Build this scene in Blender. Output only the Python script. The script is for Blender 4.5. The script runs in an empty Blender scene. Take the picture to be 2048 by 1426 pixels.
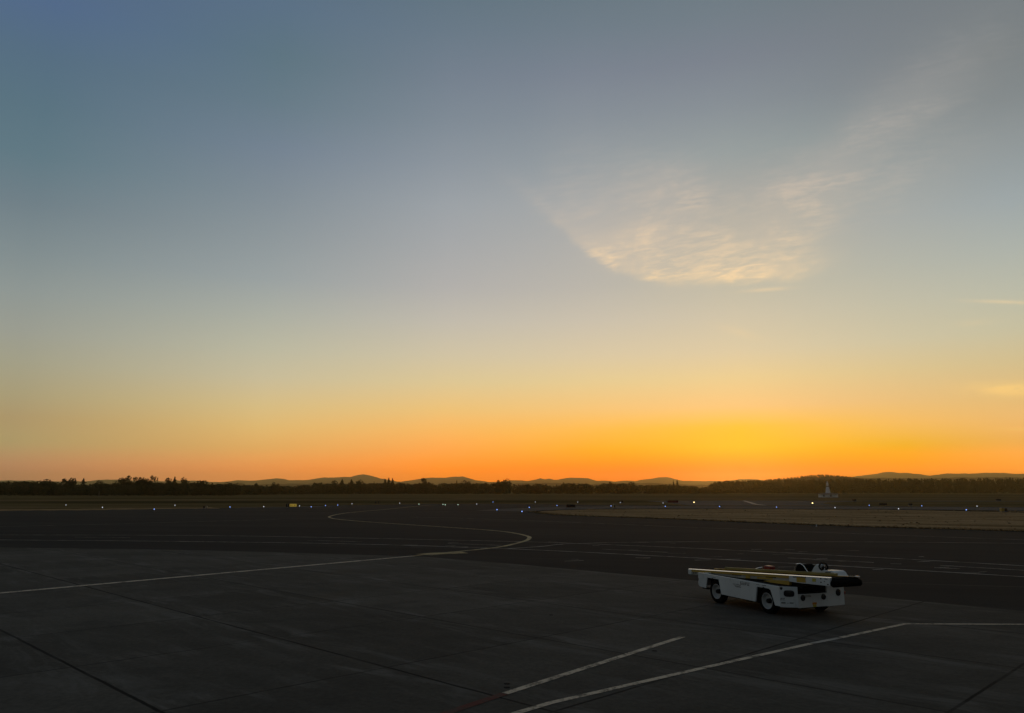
import bpy, bmesh, math, random
import numpy as np
from mathutils import Vector
R = math.radians
sc = bpy.context.scene
COL = sc.collection
# ------------------------------------------------------------------ camera
CH = 3.3
PITCH = math.atan(270 / 1540)
cam_d = bpy.data.cameras.new('camera')
cam_d.sensor_fit = 'HORIZONTAL'; cam_d.sensor_width = 36.0; cam_d.lens = 36.0 * 1540 / 2048
cam_d.clip_start = 0.1; cam_d.clip_end = 60000
cam = bpy.data.objects.new('camera', cam_d); COL.objects.link(cam)
cam.location = (0, 0, CH); cam.rotation_euler = (R(90) + PITCH, 0, 0)
sc.camera = cam
sc.view_settings.view_transform = 'Standard'; sc.view_settings.look = 'None'
sc.view_settings.exposure = 0.0; sc.view_settings.gamma = 1.0
sc.cycles.max_bounces = 6; sc.cycles.volume_bounces = 0
SUN_AZ = 16.5

# ------------------------------------------------------------------ node helper
class NG:
    def __init__(s, tree): s.t = tree; s.L = tree.links
    def n(s, typ, **kw):
        nd = s.t.nodes.new(typ)
        for k, v in kw.items(): setattr(nd, k, v)
        return nd
    def put(s, sock, v):
        if isinstance(v, bpy.types.NodeSocket): s.L.new(v, sock)
        else: sock.default_value = v
    def m(s, op, *a, clamp=False):
        nd = s.n('ShaderNodeMath', operation=op, use_clamp=clamp)
        for i, v in enumerate(a): s.put(nd.inputs[i], v)
        return nd.outputs[0]
    def step(s, v, a, b, lo=0.0, hi=1.0, smooth=True):
        nd = s.n('ShaderNodeMapRange', interpolation_type='SMOOTHSTEP' if smooth else 'LINEAR', clamp=True)
        s.put(nd.inputs[0], v)
        for i, q in enumerate((a, b, lo, hi)): s.put(nd.inputs[1 + i], q)
        return nd.outputs[0]
    def mix(s, f, a, b, blend='MIX'):
        nd = s.n('ShaderNodeMix', data_type='RGBA', blend_type=blend)
        s.put(nd.inputs[0], f); s.put(nd.inputs[6], a); s.put(nd.inputs[7], b)
        return nd.outputs[2]
    def xyz(s, v):
        nd = s.n('ShaderNodeSeparateXYZ'); s.L.new(v, nd.inputs[0]); return nd.outputs
    def vec(s, x, y, z=0.0):
        nd = s.n('ShaderNodeCombineXYZ')
        for i, v in enumerate((x, y, z)): s.put(nd.inputs[i], v)
        return nd.outputs[0]
    def noise(s, vec, scale=1.0, detail=4.0, rough=0.55, dist=0.0):
        nd = s.n('ShaderNodeTexNoise'); s.L.new(vec, nd.inputs['Vector'])
        nd.inputs['Scale'].default_value = scale; nd.inputs['Detail'].default_value = detail
        nd.inputs['Roughness'].default_value = rough; nd.inputs['Distortion'].default_value = dist
        return nd.outputs[0]
    def white(s, vec):
        nd = s.n('ShaderNodeTexWhiteNoise', noise_dimensions='3D'); s.L.new(vec, nd.inputs['Vector']); return nd.outputs[0]
    def scale(s, vec, sx, sy, sz=1.0, rot=0.0):
        if rot:                                # turn first, then stretch
            r_ = s.n('ShaderNodeMapping'); s.L.new(vec, r_.inputs['Vector']); r_.inputs['Rotation'].default_value = (0, 0, -rot); vec = r_.outputs[0]
        nd = s.n('ShaderNodeMapping'); s.L.new(vec, nd.inputs['Vector'])
        nd.inputs['Scale'].default_value = (sx, sy, sz)
        return nd.outputs[0]
    def ramp(s, f, stops):
        nd = s.n('ShaderNodeValToRGB'); cr = nd.color_ramp
        while len(cr.elements) < len(stops): cr.elements.new(0.5)
        for e, (p, c) in zip(cr.elements, sorted(stops)): e.position = p
        for e, (p, c) in zip(cr.elements, sorted(stops)): e.color = (*c, 1)
        s.put(nd.inputs[0], f); return nd.outputs[0]

# ------------------------------------------------------------------ world: dusk sky
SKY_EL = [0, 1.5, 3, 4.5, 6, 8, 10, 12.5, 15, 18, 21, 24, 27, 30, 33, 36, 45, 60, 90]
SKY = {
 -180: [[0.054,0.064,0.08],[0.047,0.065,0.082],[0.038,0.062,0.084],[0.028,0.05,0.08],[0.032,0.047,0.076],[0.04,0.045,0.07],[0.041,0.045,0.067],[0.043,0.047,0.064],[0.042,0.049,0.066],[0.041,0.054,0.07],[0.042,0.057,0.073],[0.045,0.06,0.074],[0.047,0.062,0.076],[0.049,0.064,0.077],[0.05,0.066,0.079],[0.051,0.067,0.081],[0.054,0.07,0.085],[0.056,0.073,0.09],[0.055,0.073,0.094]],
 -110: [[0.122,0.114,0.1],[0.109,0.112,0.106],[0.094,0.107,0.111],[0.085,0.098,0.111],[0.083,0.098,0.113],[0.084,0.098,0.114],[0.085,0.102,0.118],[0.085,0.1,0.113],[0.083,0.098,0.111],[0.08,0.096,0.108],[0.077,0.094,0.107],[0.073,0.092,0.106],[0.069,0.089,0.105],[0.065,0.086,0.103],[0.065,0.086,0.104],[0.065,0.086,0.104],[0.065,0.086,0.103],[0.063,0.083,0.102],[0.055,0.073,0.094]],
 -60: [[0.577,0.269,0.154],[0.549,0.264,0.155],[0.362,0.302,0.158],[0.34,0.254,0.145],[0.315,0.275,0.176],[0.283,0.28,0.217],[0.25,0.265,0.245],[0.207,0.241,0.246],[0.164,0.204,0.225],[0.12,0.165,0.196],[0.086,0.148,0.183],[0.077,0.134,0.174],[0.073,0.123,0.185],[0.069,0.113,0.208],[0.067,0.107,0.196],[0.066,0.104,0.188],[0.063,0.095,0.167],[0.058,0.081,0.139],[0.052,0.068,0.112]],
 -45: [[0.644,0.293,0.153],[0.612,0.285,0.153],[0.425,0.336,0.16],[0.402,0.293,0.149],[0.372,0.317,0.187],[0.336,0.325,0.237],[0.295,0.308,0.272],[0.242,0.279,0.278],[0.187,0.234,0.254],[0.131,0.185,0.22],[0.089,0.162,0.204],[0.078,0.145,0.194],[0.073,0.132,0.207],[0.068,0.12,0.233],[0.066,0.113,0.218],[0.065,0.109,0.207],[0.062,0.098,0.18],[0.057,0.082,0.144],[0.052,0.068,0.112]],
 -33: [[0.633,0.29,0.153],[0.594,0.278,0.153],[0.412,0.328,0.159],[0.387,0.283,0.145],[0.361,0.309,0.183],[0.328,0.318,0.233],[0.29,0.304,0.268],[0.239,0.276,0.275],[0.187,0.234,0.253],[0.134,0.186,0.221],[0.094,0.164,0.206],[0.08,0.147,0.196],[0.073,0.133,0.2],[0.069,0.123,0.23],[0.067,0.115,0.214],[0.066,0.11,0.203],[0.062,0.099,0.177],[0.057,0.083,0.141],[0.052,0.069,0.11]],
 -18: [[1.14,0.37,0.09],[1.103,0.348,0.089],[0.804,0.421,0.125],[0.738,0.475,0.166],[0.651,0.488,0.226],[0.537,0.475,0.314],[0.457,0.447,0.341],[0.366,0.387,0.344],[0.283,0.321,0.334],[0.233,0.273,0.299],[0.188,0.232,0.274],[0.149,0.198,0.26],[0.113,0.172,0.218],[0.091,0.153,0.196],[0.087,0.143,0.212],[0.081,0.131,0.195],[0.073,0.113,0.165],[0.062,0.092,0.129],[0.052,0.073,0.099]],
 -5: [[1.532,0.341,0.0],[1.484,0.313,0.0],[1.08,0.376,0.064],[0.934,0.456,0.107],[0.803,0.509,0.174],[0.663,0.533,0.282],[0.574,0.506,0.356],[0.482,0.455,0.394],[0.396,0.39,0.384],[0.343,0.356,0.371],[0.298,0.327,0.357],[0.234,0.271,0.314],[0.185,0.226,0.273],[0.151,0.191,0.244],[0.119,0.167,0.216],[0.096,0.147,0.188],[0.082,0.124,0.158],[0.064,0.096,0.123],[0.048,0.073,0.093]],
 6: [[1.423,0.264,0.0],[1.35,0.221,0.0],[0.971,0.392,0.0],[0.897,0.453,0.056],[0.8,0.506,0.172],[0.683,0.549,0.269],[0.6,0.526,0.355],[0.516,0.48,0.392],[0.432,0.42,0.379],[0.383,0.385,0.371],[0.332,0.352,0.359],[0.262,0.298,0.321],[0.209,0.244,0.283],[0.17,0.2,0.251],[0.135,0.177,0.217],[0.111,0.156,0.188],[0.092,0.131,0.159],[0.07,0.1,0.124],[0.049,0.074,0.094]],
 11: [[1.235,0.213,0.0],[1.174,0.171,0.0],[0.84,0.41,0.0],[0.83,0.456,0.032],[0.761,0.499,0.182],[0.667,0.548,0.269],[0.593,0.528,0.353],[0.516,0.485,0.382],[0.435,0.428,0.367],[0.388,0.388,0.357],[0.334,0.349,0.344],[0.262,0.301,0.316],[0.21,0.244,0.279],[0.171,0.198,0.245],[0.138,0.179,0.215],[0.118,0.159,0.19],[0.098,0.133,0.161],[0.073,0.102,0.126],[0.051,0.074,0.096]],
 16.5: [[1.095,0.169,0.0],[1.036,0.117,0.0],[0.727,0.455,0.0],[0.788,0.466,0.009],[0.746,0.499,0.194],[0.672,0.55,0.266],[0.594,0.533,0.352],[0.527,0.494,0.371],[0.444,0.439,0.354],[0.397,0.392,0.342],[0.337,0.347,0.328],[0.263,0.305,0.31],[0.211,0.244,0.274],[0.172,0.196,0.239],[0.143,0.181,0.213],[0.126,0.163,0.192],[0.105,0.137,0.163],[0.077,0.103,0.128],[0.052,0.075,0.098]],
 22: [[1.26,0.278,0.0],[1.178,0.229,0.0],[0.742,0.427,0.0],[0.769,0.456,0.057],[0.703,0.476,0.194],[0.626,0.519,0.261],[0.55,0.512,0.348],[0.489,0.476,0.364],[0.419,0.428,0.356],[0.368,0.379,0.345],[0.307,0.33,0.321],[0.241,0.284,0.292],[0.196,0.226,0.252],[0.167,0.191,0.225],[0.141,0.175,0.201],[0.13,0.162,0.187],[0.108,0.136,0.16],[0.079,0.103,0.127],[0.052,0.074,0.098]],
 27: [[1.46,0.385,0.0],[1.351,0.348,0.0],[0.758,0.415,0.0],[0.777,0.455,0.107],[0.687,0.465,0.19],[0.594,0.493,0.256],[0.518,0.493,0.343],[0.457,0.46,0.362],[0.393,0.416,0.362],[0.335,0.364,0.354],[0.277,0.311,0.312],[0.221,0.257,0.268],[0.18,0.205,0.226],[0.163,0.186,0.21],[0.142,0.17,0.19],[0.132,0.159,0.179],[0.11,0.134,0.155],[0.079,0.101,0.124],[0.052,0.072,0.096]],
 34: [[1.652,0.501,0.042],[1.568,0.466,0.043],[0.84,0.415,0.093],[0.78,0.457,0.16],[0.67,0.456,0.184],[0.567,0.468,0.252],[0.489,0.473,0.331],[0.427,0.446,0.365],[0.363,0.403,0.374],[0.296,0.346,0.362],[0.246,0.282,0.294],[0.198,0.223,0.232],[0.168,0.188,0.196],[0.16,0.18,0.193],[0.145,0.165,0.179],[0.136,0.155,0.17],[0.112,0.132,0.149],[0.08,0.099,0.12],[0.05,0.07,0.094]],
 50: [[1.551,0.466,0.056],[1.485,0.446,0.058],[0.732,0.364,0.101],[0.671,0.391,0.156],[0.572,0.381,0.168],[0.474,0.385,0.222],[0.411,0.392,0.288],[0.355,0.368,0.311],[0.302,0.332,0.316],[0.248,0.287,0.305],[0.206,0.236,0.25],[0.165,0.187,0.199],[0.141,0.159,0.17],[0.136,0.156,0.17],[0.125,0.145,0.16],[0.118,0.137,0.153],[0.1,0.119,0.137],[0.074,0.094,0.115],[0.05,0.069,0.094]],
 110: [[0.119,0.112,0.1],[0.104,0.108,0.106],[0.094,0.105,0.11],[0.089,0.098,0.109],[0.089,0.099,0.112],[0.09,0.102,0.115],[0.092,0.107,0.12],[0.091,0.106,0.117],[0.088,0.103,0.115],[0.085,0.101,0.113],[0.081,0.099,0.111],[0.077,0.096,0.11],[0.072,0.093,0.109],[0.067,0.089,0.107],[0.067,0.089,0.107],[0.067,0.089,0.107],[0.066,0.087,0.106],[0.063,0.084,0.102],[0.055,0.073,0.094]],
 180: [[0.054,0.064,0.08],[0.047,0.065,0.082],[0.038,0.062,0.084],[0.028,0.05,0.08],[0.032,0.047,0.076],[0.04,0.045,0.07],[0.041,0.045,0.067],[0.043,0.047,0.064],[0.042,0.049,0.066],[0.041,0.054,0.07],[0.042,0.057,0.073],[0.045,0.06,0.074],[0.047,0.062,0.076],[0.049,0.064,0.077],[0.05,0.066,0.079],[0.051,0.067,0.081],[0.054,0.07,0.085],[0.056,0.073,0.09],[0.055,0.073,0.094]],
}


world = bpy.data.worlds.new('World'); sc.world = world; world.use_nodes = True
wt = world.node_tree; wt.nodes.clear(); g = NG(wt)
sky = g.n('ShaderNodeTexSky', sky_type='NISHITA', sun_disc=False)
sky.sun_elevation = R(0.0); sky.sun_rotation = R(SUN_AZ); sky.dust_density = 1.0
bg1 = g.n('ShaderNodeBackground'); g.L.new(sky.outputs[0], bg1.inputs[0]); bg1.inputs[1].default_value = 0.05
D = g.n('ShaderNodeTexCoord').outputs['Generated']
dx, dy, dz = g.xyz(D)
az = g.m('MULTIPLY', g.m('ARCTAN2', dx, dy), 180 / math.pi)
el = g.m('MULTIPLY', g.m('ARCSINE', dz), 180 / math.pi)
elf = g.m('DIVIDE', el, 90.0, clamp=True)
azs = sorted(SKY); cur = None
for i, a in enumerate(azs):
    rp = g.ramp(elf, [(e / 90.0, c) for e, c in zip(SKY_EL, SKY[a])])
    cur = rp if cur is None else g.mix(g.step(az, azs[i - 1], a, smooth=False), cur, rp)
# thin cirrus high in the west (direction space, fixed in the sky)
CP, SP = math.cos(PITCH), math.sin(PITCH)
def sky_uv(px, py):
    x, y, z = (px - 1024) / 1540, CP - SP * (713 - py) / 1540, SP + CP * (713 - py) / 1540
    return x / y, z / y
safe_y = g.m('MAXIMUM', dy, 0.05)
U = g.m('DIVIDE', dx, safe_y); V = g.m('DIVIDE', dz, safe_y)
UV = g.vec(U, V)
warp = g.noise(g.scale(UV, 1, 1), 7.0, 3.0)
Uw = g.m('ADD', U, g.m('MULTIPLY', g.m('SUBTRACT', warp, 0.5), 0.05))
Vw = g.m('ADD', V, g.m('MULTIPLY', g.m('SUBTRACT', g.noise(g.scale(UV, 1, 1.6), 9.0, 3.0), 0.5), 0.04))
def blob(px, py, a, b, deg, wgt, soft=True):
    u0, v0 = sky_uv(px, py); k = 1 / 1540.0
    c, s_ = math.cos(R(-deg)), math.sin(R(-deg))
    uu, vv = (Uw, Vw) if soft else (U, V)
    du = g.m('SUBTRACT', uu, u0); dv = g.m('SUBTRACT', vv, v0)
    p = g.m('ADD', g.m('MULTIPLY', du, c / (a * k)), g.m('MULTIPLY', dv, s_ / (a * k)))
    q = g.m('ADD', g.m('MULTIPLY', du, -s_ / (b * k)), g.m('MULTIPLY', dv, c / (b * k)))
    r2 = g.m('ADD', g.m('MULTIPLY', p, p), g.m('MULTIPLY', q, q))
    return g.m('MULTIPLY', g.m('EXPONENT', g.m('MULTIPLY', r2, -1.0)), wgt)
def total(lst):
    t = None
    for b in lst: t = b if t is None else g.m('ADD', t, b)
    return t
# lower border of the swoosh as a curve of V over U, measured along the cloud's edge
k_ = 1 / 1540.0
edge = g.n('ShaderNodeFloatCurve'); cv = edge.mapping.curves[0]
epx = [(960, 330), (1040, 392), (1110, 452), (1190, 520), (1290, 560), (1400, 568), (1500, 564), (1600, 548), (1690, 520), (1800, 470), (1950, 380)]
uv_ = [sky_uv(*p) for p in epx]; u_lo, u_hi = uv_[0][0], uv_[-1][0]; v_lo, v_hi = 0.2, 0.65
for i, (u, v) in enumerate(uv_):
    X, Y = (u - u_lo) / (u_hi - u_lo), (v - v_lo) / (v_hi - v_lo)
    if i == 0: cv.points[0].location = (X, Y)
    elif i == len(uv_) - 1: cv.points[1].location = (X, Y)
    else: cv.points.new(X, Y)
edge.mapping.use_clip = False; edge.mapping.update()
jit = g.noise(g.scale(UV, 30, 60, 1, R(14)), 1.0, 5.0, 0.65)
g.put(edge.inputs['Value'], g.m('DIVIDE', g.m('SUBTRACT', U, u_lo), u_hi - u_lo, clamp=True))
vb = g.m('ADD', g.m('MULTIPLY', edge.outputs[0], v_hi - v_lo), v_lo)
h = g.m('DIVIDE', g.m('SUBTRACT', V, vb), k_)                                   # height above the border
h = g.m('ADD', h, g.m('MULTIPLY', g.m('SUBTRACT', jit, 0.5), 34.0))
upx = g.m('DIVIDE', U, k_)                                                     # sideways, same unit
win = g.m('MULTIPLY', g.step(upx, 30.0, 190.0), g.step(upx, 500.0, 740.0, 1.0, 0.0))
rise = g.step(h, -8.0, 22.0)
fall = g.m('EXPONENT', g.m('MULTIPLY', g.m('MAXIMUM', h, 0.0), -1 / 46.0))
fall2 = g.m('EXPONENT', g.m('MULTIPLY', g.m('MAXIMUM', h, 0.0), -1 / 130.0))
fib = g.noise(g.scale(UV, 12, 62, 1, R(15)), 1.0, 7.0, 0.62, 0.5)              # fibres rising to the right
dash = g.noise(g.scale(UV, 30, 150, 1, R(7)), 1.0, 5.0, 0.58, 0.5)             # small level ripples
patch = g.noise(g.scale(UV, 9, 13, 1, R(25)), 1.0, 4.0, 0.6, 0.4)
tex = g.m('ADD', g.m('MULTIPLY', g.step(fib, 0.38, 0.64), 0.52), g.m('MULTIPLY', g.step(dash, 0.40, 0.62), 0.48))
tex = g.m('MULTIPLY', tex, g.step(patch, 0.34, 0.64, 0.12, 1.35))
body = g.m('MULTIPLY', g.m('MULTIPLY', win, rise), g.m('ADD', g.m('MULTIPLY', fall, 0.40), g.m('MULTIPLY', fall2, 0.62)))
extra = total([blob(1275, 472, 85, 30, -8, 0.72), blob(1190, 505, 85, 14, 33, 0.08), blob(1330, 552, 80, 14, 8, 0.3), blob(1530, 545, 115, 18, -9, 0.75), blob(1300, 385, 90, 55, -35, 0.34), blob(1380, 400, 60, 50, -40, 0.22), blob(1195, 400, 50, 18, -40, 0.18),
               blob(1540, 440, 190, 85, -22, 0.18), blob(1690, 310, 230, 66, -43, 0.42), blob(1890, 150, 200, 75, -40, 0.36), blob(1860, 330, 230, 50, -22, 0.12), blob(1080, 405, 90, 24, 40, 0.16)])
veil = g.m('ADD', g.m('MULTIPLY', body, 0.40), g.m('MULTIPLY', extra, 0.40))
soft = g.step(V, sky_uv(1024, 420)[1], sky_uv(1024, 250)[1], 0.85, 0.35)
thin = total([blob(1535, 579, 44, 4, -4, 0.50, False), blob(2015, 604, 75, 4, 2, 0.50, False), blob(2035, 779, 80, 13, 1, 1.15, False),
              blob(2050, 859, 60, 4, 1, 0.55, False), blob(1480, 665, 45, 9, 18, 0.16, False), blob(1950, 645, 40, 8, -5, 0.14, False)])
cl_f = g.m('ADD', g.m('ADD', g.m('MULTIPLY', g.m('ADD', body, extra), g.m('MULTIPLY', tex, soft)), veil), g.m('MULTIPLY', thin, g.step(dash, 0.25, 0.6, 0.4, 1.0)))
cl_f = g.m('MULTIPLY', g.m('MULTIPLY', cl_f, g.step(dy, 0.1, 0.3)), 0.62, clamp=True)
cl_c = g.ramp(g.m('MULTIPLY', V, 1.4, clamp=True), [(0.0, (1.0, 0.45, 0.10)), (0.20, (1.0, 0.66, 0.20)), (0.30, (1.0, 0.68, 0.28)), (0.42, (0.92, 0.66, 0.38)), (0.62, (0.76, 0.58, 0.44)), (0.95, (0.42, 0.42, 0.42))])

cur = g.mix(cl_f, cur, cl_c)
front = g.step(dy, 0.1, 0.3)
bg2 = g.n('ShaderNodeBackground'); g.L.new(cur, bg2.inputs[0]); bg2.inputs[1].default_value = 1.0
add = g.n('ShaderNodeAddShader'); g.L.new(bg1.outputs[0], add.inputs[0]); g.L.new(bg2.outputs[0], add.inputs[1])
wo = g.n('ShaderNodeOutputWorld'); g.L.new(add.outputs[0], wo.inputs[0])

# ------------------------------------------------------------------ sun, raised just above the western hills to warm the haze
sun_d = bpy.data.lights.new('sun', 'SUN'); sun_d.energy = 0.06; sun_d.angle = R(0.5); sun_d.color = (1.0, 0.50, 0.18)
sun = bpy.data.objects.new('sun', sun_d); COL.objects.link(sun)
SE = R(1.1)
sd = Vector((math.sin(R(SUN_AZ)) * math.cos(SE), math.cos(R(SUN_AZ)) * math.cos(SE), math.sin(SE)))
sun.rotation_euler = sd.to_track_quat('Z', 'Y').to_euler(); sun.location = (0, 0, 60)

# ------------------------------------------------------------------ materials
def mat(name, color=(0.5, 0.5, 0.5), rough=0.6, spec=0.3, metal=0.0, emit=None, estr=0.0, var=0.0, vscale=3.0, dirt=None):
    m = bpy.data.materials.new(name); m.use_nodes = True
    t = m.node_tree; b = t.nodes['Principled BSDF']; k = NG(t)
    b.inputs['Roughness'].default_value = rough; b.inputs['Specular IOR Level'].default_value = spec
    b.inputs['Metallic'].default_value = metal
    if var:
        oc = k.n('ShaderNodeTexCoord').outputs['Object']
        f = k.noise(oc, vscale, 5.0, 0.6)
        f = k.step(f, 0.3, 0.7, 1 - var, 1 + var * 0.5, smooth=False)
        c = shade(k, (*color, 1), f)
        if dirt:
            f2 = k.step(k.noise(k.scale(oc, 1, 1, 0.35), vscale * 4, 6.0, 0.65), 0.56, 0.72)
            c = k.mix(k.m('MULTIPLY', f2, dirt[1]), c, (*dirt[0], 1))
        k.L.new(c, b.inputs['Base Color'])
    else:
        b.inputs['Base Color'].default_value = (*color, 1)
    if emit:
        b.inputs['Emission Color'].default_value = (*emit, 1); b.inputs['Emission Strength'].default_value = estr
        m.cycles.emission_sampling = 'NONE'
    return m
def ground_mat(name, fn, rough=0.95, spec=0.06):
    m = bpy.data.materials.new(name); m.use_nodes = True
    t = m.node_tree; b = t.nodes['Principled BSDF']; k = NG(t)
    P = k.n('ShaderNodeNewGeometry').outputs['Position']
    k.put(b.inputs['Base Color'], fn(k, P))
    b.inputs['Roughness'].default_value = rough; b.inputs['Specular IOR Level'].default_value = spec
    return m
def shade(k, c, f):
    cc = k.n('ShaderNodeCombineColor')
    for i in range(3): k.L.new(f, cc.inputs[i])
    return k.mix(1.0, c, cc.outputs[0], 'MULTIPLY')
def f_concrete(k, P):
    x, y, z = k.xyz(P)
    a = k.m('DIVIDE', k.m('SUBTRACT', k.m('ADD', x, y), 7.1), 5.95)
    b = k.m('DIVIDE', k.m('SUBTRACT', k.m('SUBTRACT', y, x), 5.8), 6.0)
    wob = k.m('MULTIPLY', k.m('SUBTRACT', k.noise(P, 1.3, 3), 0.5), 0.012)
    def joint(c, s): return k.m('ABSOLUTE', k.m('MULTIPLY', k.m('SUBTRACT', k.m('FRACT', k.m('ADD', k.m('ADD', c, wob), 0.5)), 0.5), s))
    ja, jb = joint(a, 4.2), joint(b, 4.25)
    tone = k.white(k.vec(k.m('FLOOR', a), k.m('FLOOR', b)))
    base = k.mix(tone, (0.066, 0.058, 0.047, 1), (0.092, 0.081, 0.066, 1))
    big = k.noise(P, 0.16, 5, 0.6); fine = k.noise(P, 9.0, 6, 0.7); mid = k.noise(k.scale(P, 0.35, 1, 1, R(8)), 0.9, 7, 0.7)
    base = shade(k, base, k.step(big, 0.3, 0.7, 0.78, 1.2, False))
    base = shade(k, base, k.step(mid, 0.3, 0.7, 0.86, 1.14, False))
    base = shade(k, base, k.step(fine, 0.3, 0.72, 0.74, 1.26, False))
    # pale scuffs, strongest beside the joints
    near = k.m('ADD', k.step(ja, 0.1, 1.3, 1.0, 0.25), k.step(jb, 0.1, 1.0, 0.5, 0.0))
    sc_ = k.m('MULTIPLY', k.step(k.noise(k.scale(P, 0.5, 2.2, 1, R(-45)), 0.8, 7, 0.7, 0.5), 0.45, 0.66), near)
    base = k.mix(k.m('MULTIPLY', sc_, 0.55, clamp=True), base, (0.165, 0.15, 0.13, 1))
    # oil and rubber stains
    st = k.step(k.noise(P, 0.42, 6, 0.65, 0.4), 0.50, 0.70)
    base = k.mix(k.m('MULTIPLY', st, 0.5), base, (0.045, 0.040, 0.034, 1))
    rust = k.step(k.noise(P, 0.12, 5, 0.6, 0.8), 0.58, 0.72)
    base = k.mix(k.m('MULTIPLY', rust, 0.30), base, (0.105, 0.078, 0.048, 1))
    wv = k.noise(P, 0.45, 4, 0.6)
    sa = k.step(a, 1.4, 1.9, 1.0, 0.65); sb = k.step(b, 0.2, 2.6, 1.0, 0.6)
    la = k.m('MULTIPLY', k.step(ja, 0.020, 0.048, 1.0, 0.0), k.step(wv, 0.32, 0.52, 0.6, 1.0))
    lb = k.m('MULTIPLY', k.step(jb, 0.016, 0.042, 1.0, 0.0), k.step(wv, 0.34, 0.55, 0.55, 1.0))
    la = k.m('MULTIPLY', la, sa); lb = k.m('MULTIPLY', lb, sb)
    return k.mix(k.m('MAXIMUM', la, lb), base, (0.012, 0.011, 0.010, 1))
M_concrete = ground_mat('apron_concrete', f_concrete, 0.92, 0.05)
def f_asphalt(k, P):
    big = k.noise(k.scale(P, 0.35, 1, 1, R(-14)), 0.11, 5, 0.6); fine = k.noise(P, 6.0, 6, 0.75)
    streak = k.noise(k.scale(P, 0.05, 1, 1, R(-14)), 0.55, 5, 0.65)
    c = k.mix(k.step(big, 0.3, 0.7), (0.020, 0.0188, 0.0178, 1), (0.031, 0.0288, 0.0265, 1))
    c = shade(k, c, k.step(streak, 0.3, 0.7, 0.78, 1.22, False))
    c = shade(k, c, k.step(fine, 0.3, 0.7, 0.78, 1.22, False))
    x, y, z = k.xyz(P)
    # paving lanes
    lane = k.m('FRACT', k.m('DIVIDE', k.m('ADD', y, k.m('MULTIPLY', x, 0.27)), 7.3))
    seam = k.m('MULTIPLY', k.step(k.m('ABSOLUTE', k.m('SUBTRACT', lane, 0.5)), 0.004, 0.012, 1.0, 0.0), k.step(k.noise(P, 0.08, 3), 0.42, 0.6))
    c = k.mix(k.m('MULTIPLY', seam, 0.7), c, (0.10, 0.09, 0.075, 1))
    tone = k.white(k.vec(k.m('FLOOR', k.m('DIVIDE', k.m('ADD', y, k.m('MULTIPLY', x, 0.27)), 7.3)), 1.0))
    return shade(k, c, k.step(tone, 0, 1, 0.88, 1.1, False))
M_asphalt = ground_mat('apron_asphalt', f_asphalt, 0.95, 0.04)
def f_taxi(k, P):
    c = k.mix(k.step(k.noise(k.scale(P, 0.1, 1), 0.3, 5, 0.6), 0.3, 0.7), (0.070, 0.062, 0.054, 1), (0.100, 0.088, 0.076, 1))
    return shade(k, c, k.step(k.noise(P, 4.0, 5, 0.7), 0.3, 0.7, 0.85, 1.15, False))
M_taxi = ground_mat('taxiway_asphalt', f_taxi, 0.95, 0.05)
def f_field(k, P):
    big = k.noise(k.scale(P, 0.12, 1, 1, R(4)), 0.022, 6, 0.62, 0.4); mid = k.noise(k.scale(P, 0.25, 1), 0.16, 6, 0.68)
    c = k.ramp(k.m('ADD', k.m('MULTIPLY', big, 0.65), k.m('MULTIPLY', mid, 0.35)),
               [(0.38, (0.070, 0.050, 0.021)), (0.47, (0.130, 0.090, 0.037)), (0.53, (0.180, 0.122, 0.053)), (0.62, (0.235, 0.135, 0.070))])
    return shade(k, c, k.step(k.noise(P, 1.6, 6, 0.75), 0.3, 0.7, 0.72, 1.25, False))
M_field = ground_mat('field_grass', f_field, 1.0, 0.0)
def f_dry(k, P):
    mid = k.noise(k.scale(P, 0.22, 1, 1, R(-40)), 0.22, 6, 0.68)
    c = k.ramp(mid, [(0.34, (0.200, 0.122, 0.054)), (0.50, (0.345, 0.214, 0.102)), (0.66, (0.47, 0.30, 0.155))])
    return shade(k, c, k.step(k.noise(P, 2.0, 6, 0.75), 0.3, 0.7, 0.65, 1.3, False))
M_dry = ground_mat('dry_grass_ground', f_dry, 1.0, 0.0)
M_soil = ground_mat('bare_soil', lambda k, P: k.mix(k.noise(P, 0.8, 6, 0.7), (0.022, 0.016, 0.010, 1), (0.050, 0.038, 0.024, 1)), 1.0, 0.0)
M_hill = ground_mat('forested_hill', lambda k, P: k.mix(k.noise(P, 0.004, 7, 0.65), (0.030, 0.036, 0.022, 1), (0.075, 0.075, 0.046, 1)), 1.0, 0.0)

M_line = ground_mat('worn_line_paint', lambda k, P: k.mix(k.step(k.m('ADD', k.m('MULTIPLY', k.noise(P, 2.3, 5, 0.7), 0.6), k.m('MULTIPLY', k.noise(P, 14.0, 4, 0.7), 0.4)), 0.47, 0.60), (0.62, 0.49, 0.35, 1), (0.155, 0.127, 0.096, 1)), 0.8, 0.15)
M_yline = ground_mat('worn_yellow_paint', lambda k, P: k.mix(k.step(k.noise(P, 1.7, 6, 0.75), 0.40, 0.64), (0.46, 0.33, 0.14, 1), (0.14, 0.105, 0.05, 1)), 0.8, 0.15)
M_fine = ground_mat('faded_line_paint', lambda k, P: k.mix(k.step(k.noise(P, 0.9, 5, 0.7), 0.38, 0.66), (0.46, 0.40, 0.33, 1), (0.11, 0.095, 0.08, 1)), 0.85, 0.1)
M_red = ground_mat('worn_red_paint', lambda k, P: k.mix(k.step(k.noise(P, 3.0, 5, 0.7), 0.4, 0.65), (0.115, 0.030, 0.023, 1), (0.08, 0.048, 0.039, 1)), 0.85, 0.1)
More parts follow.
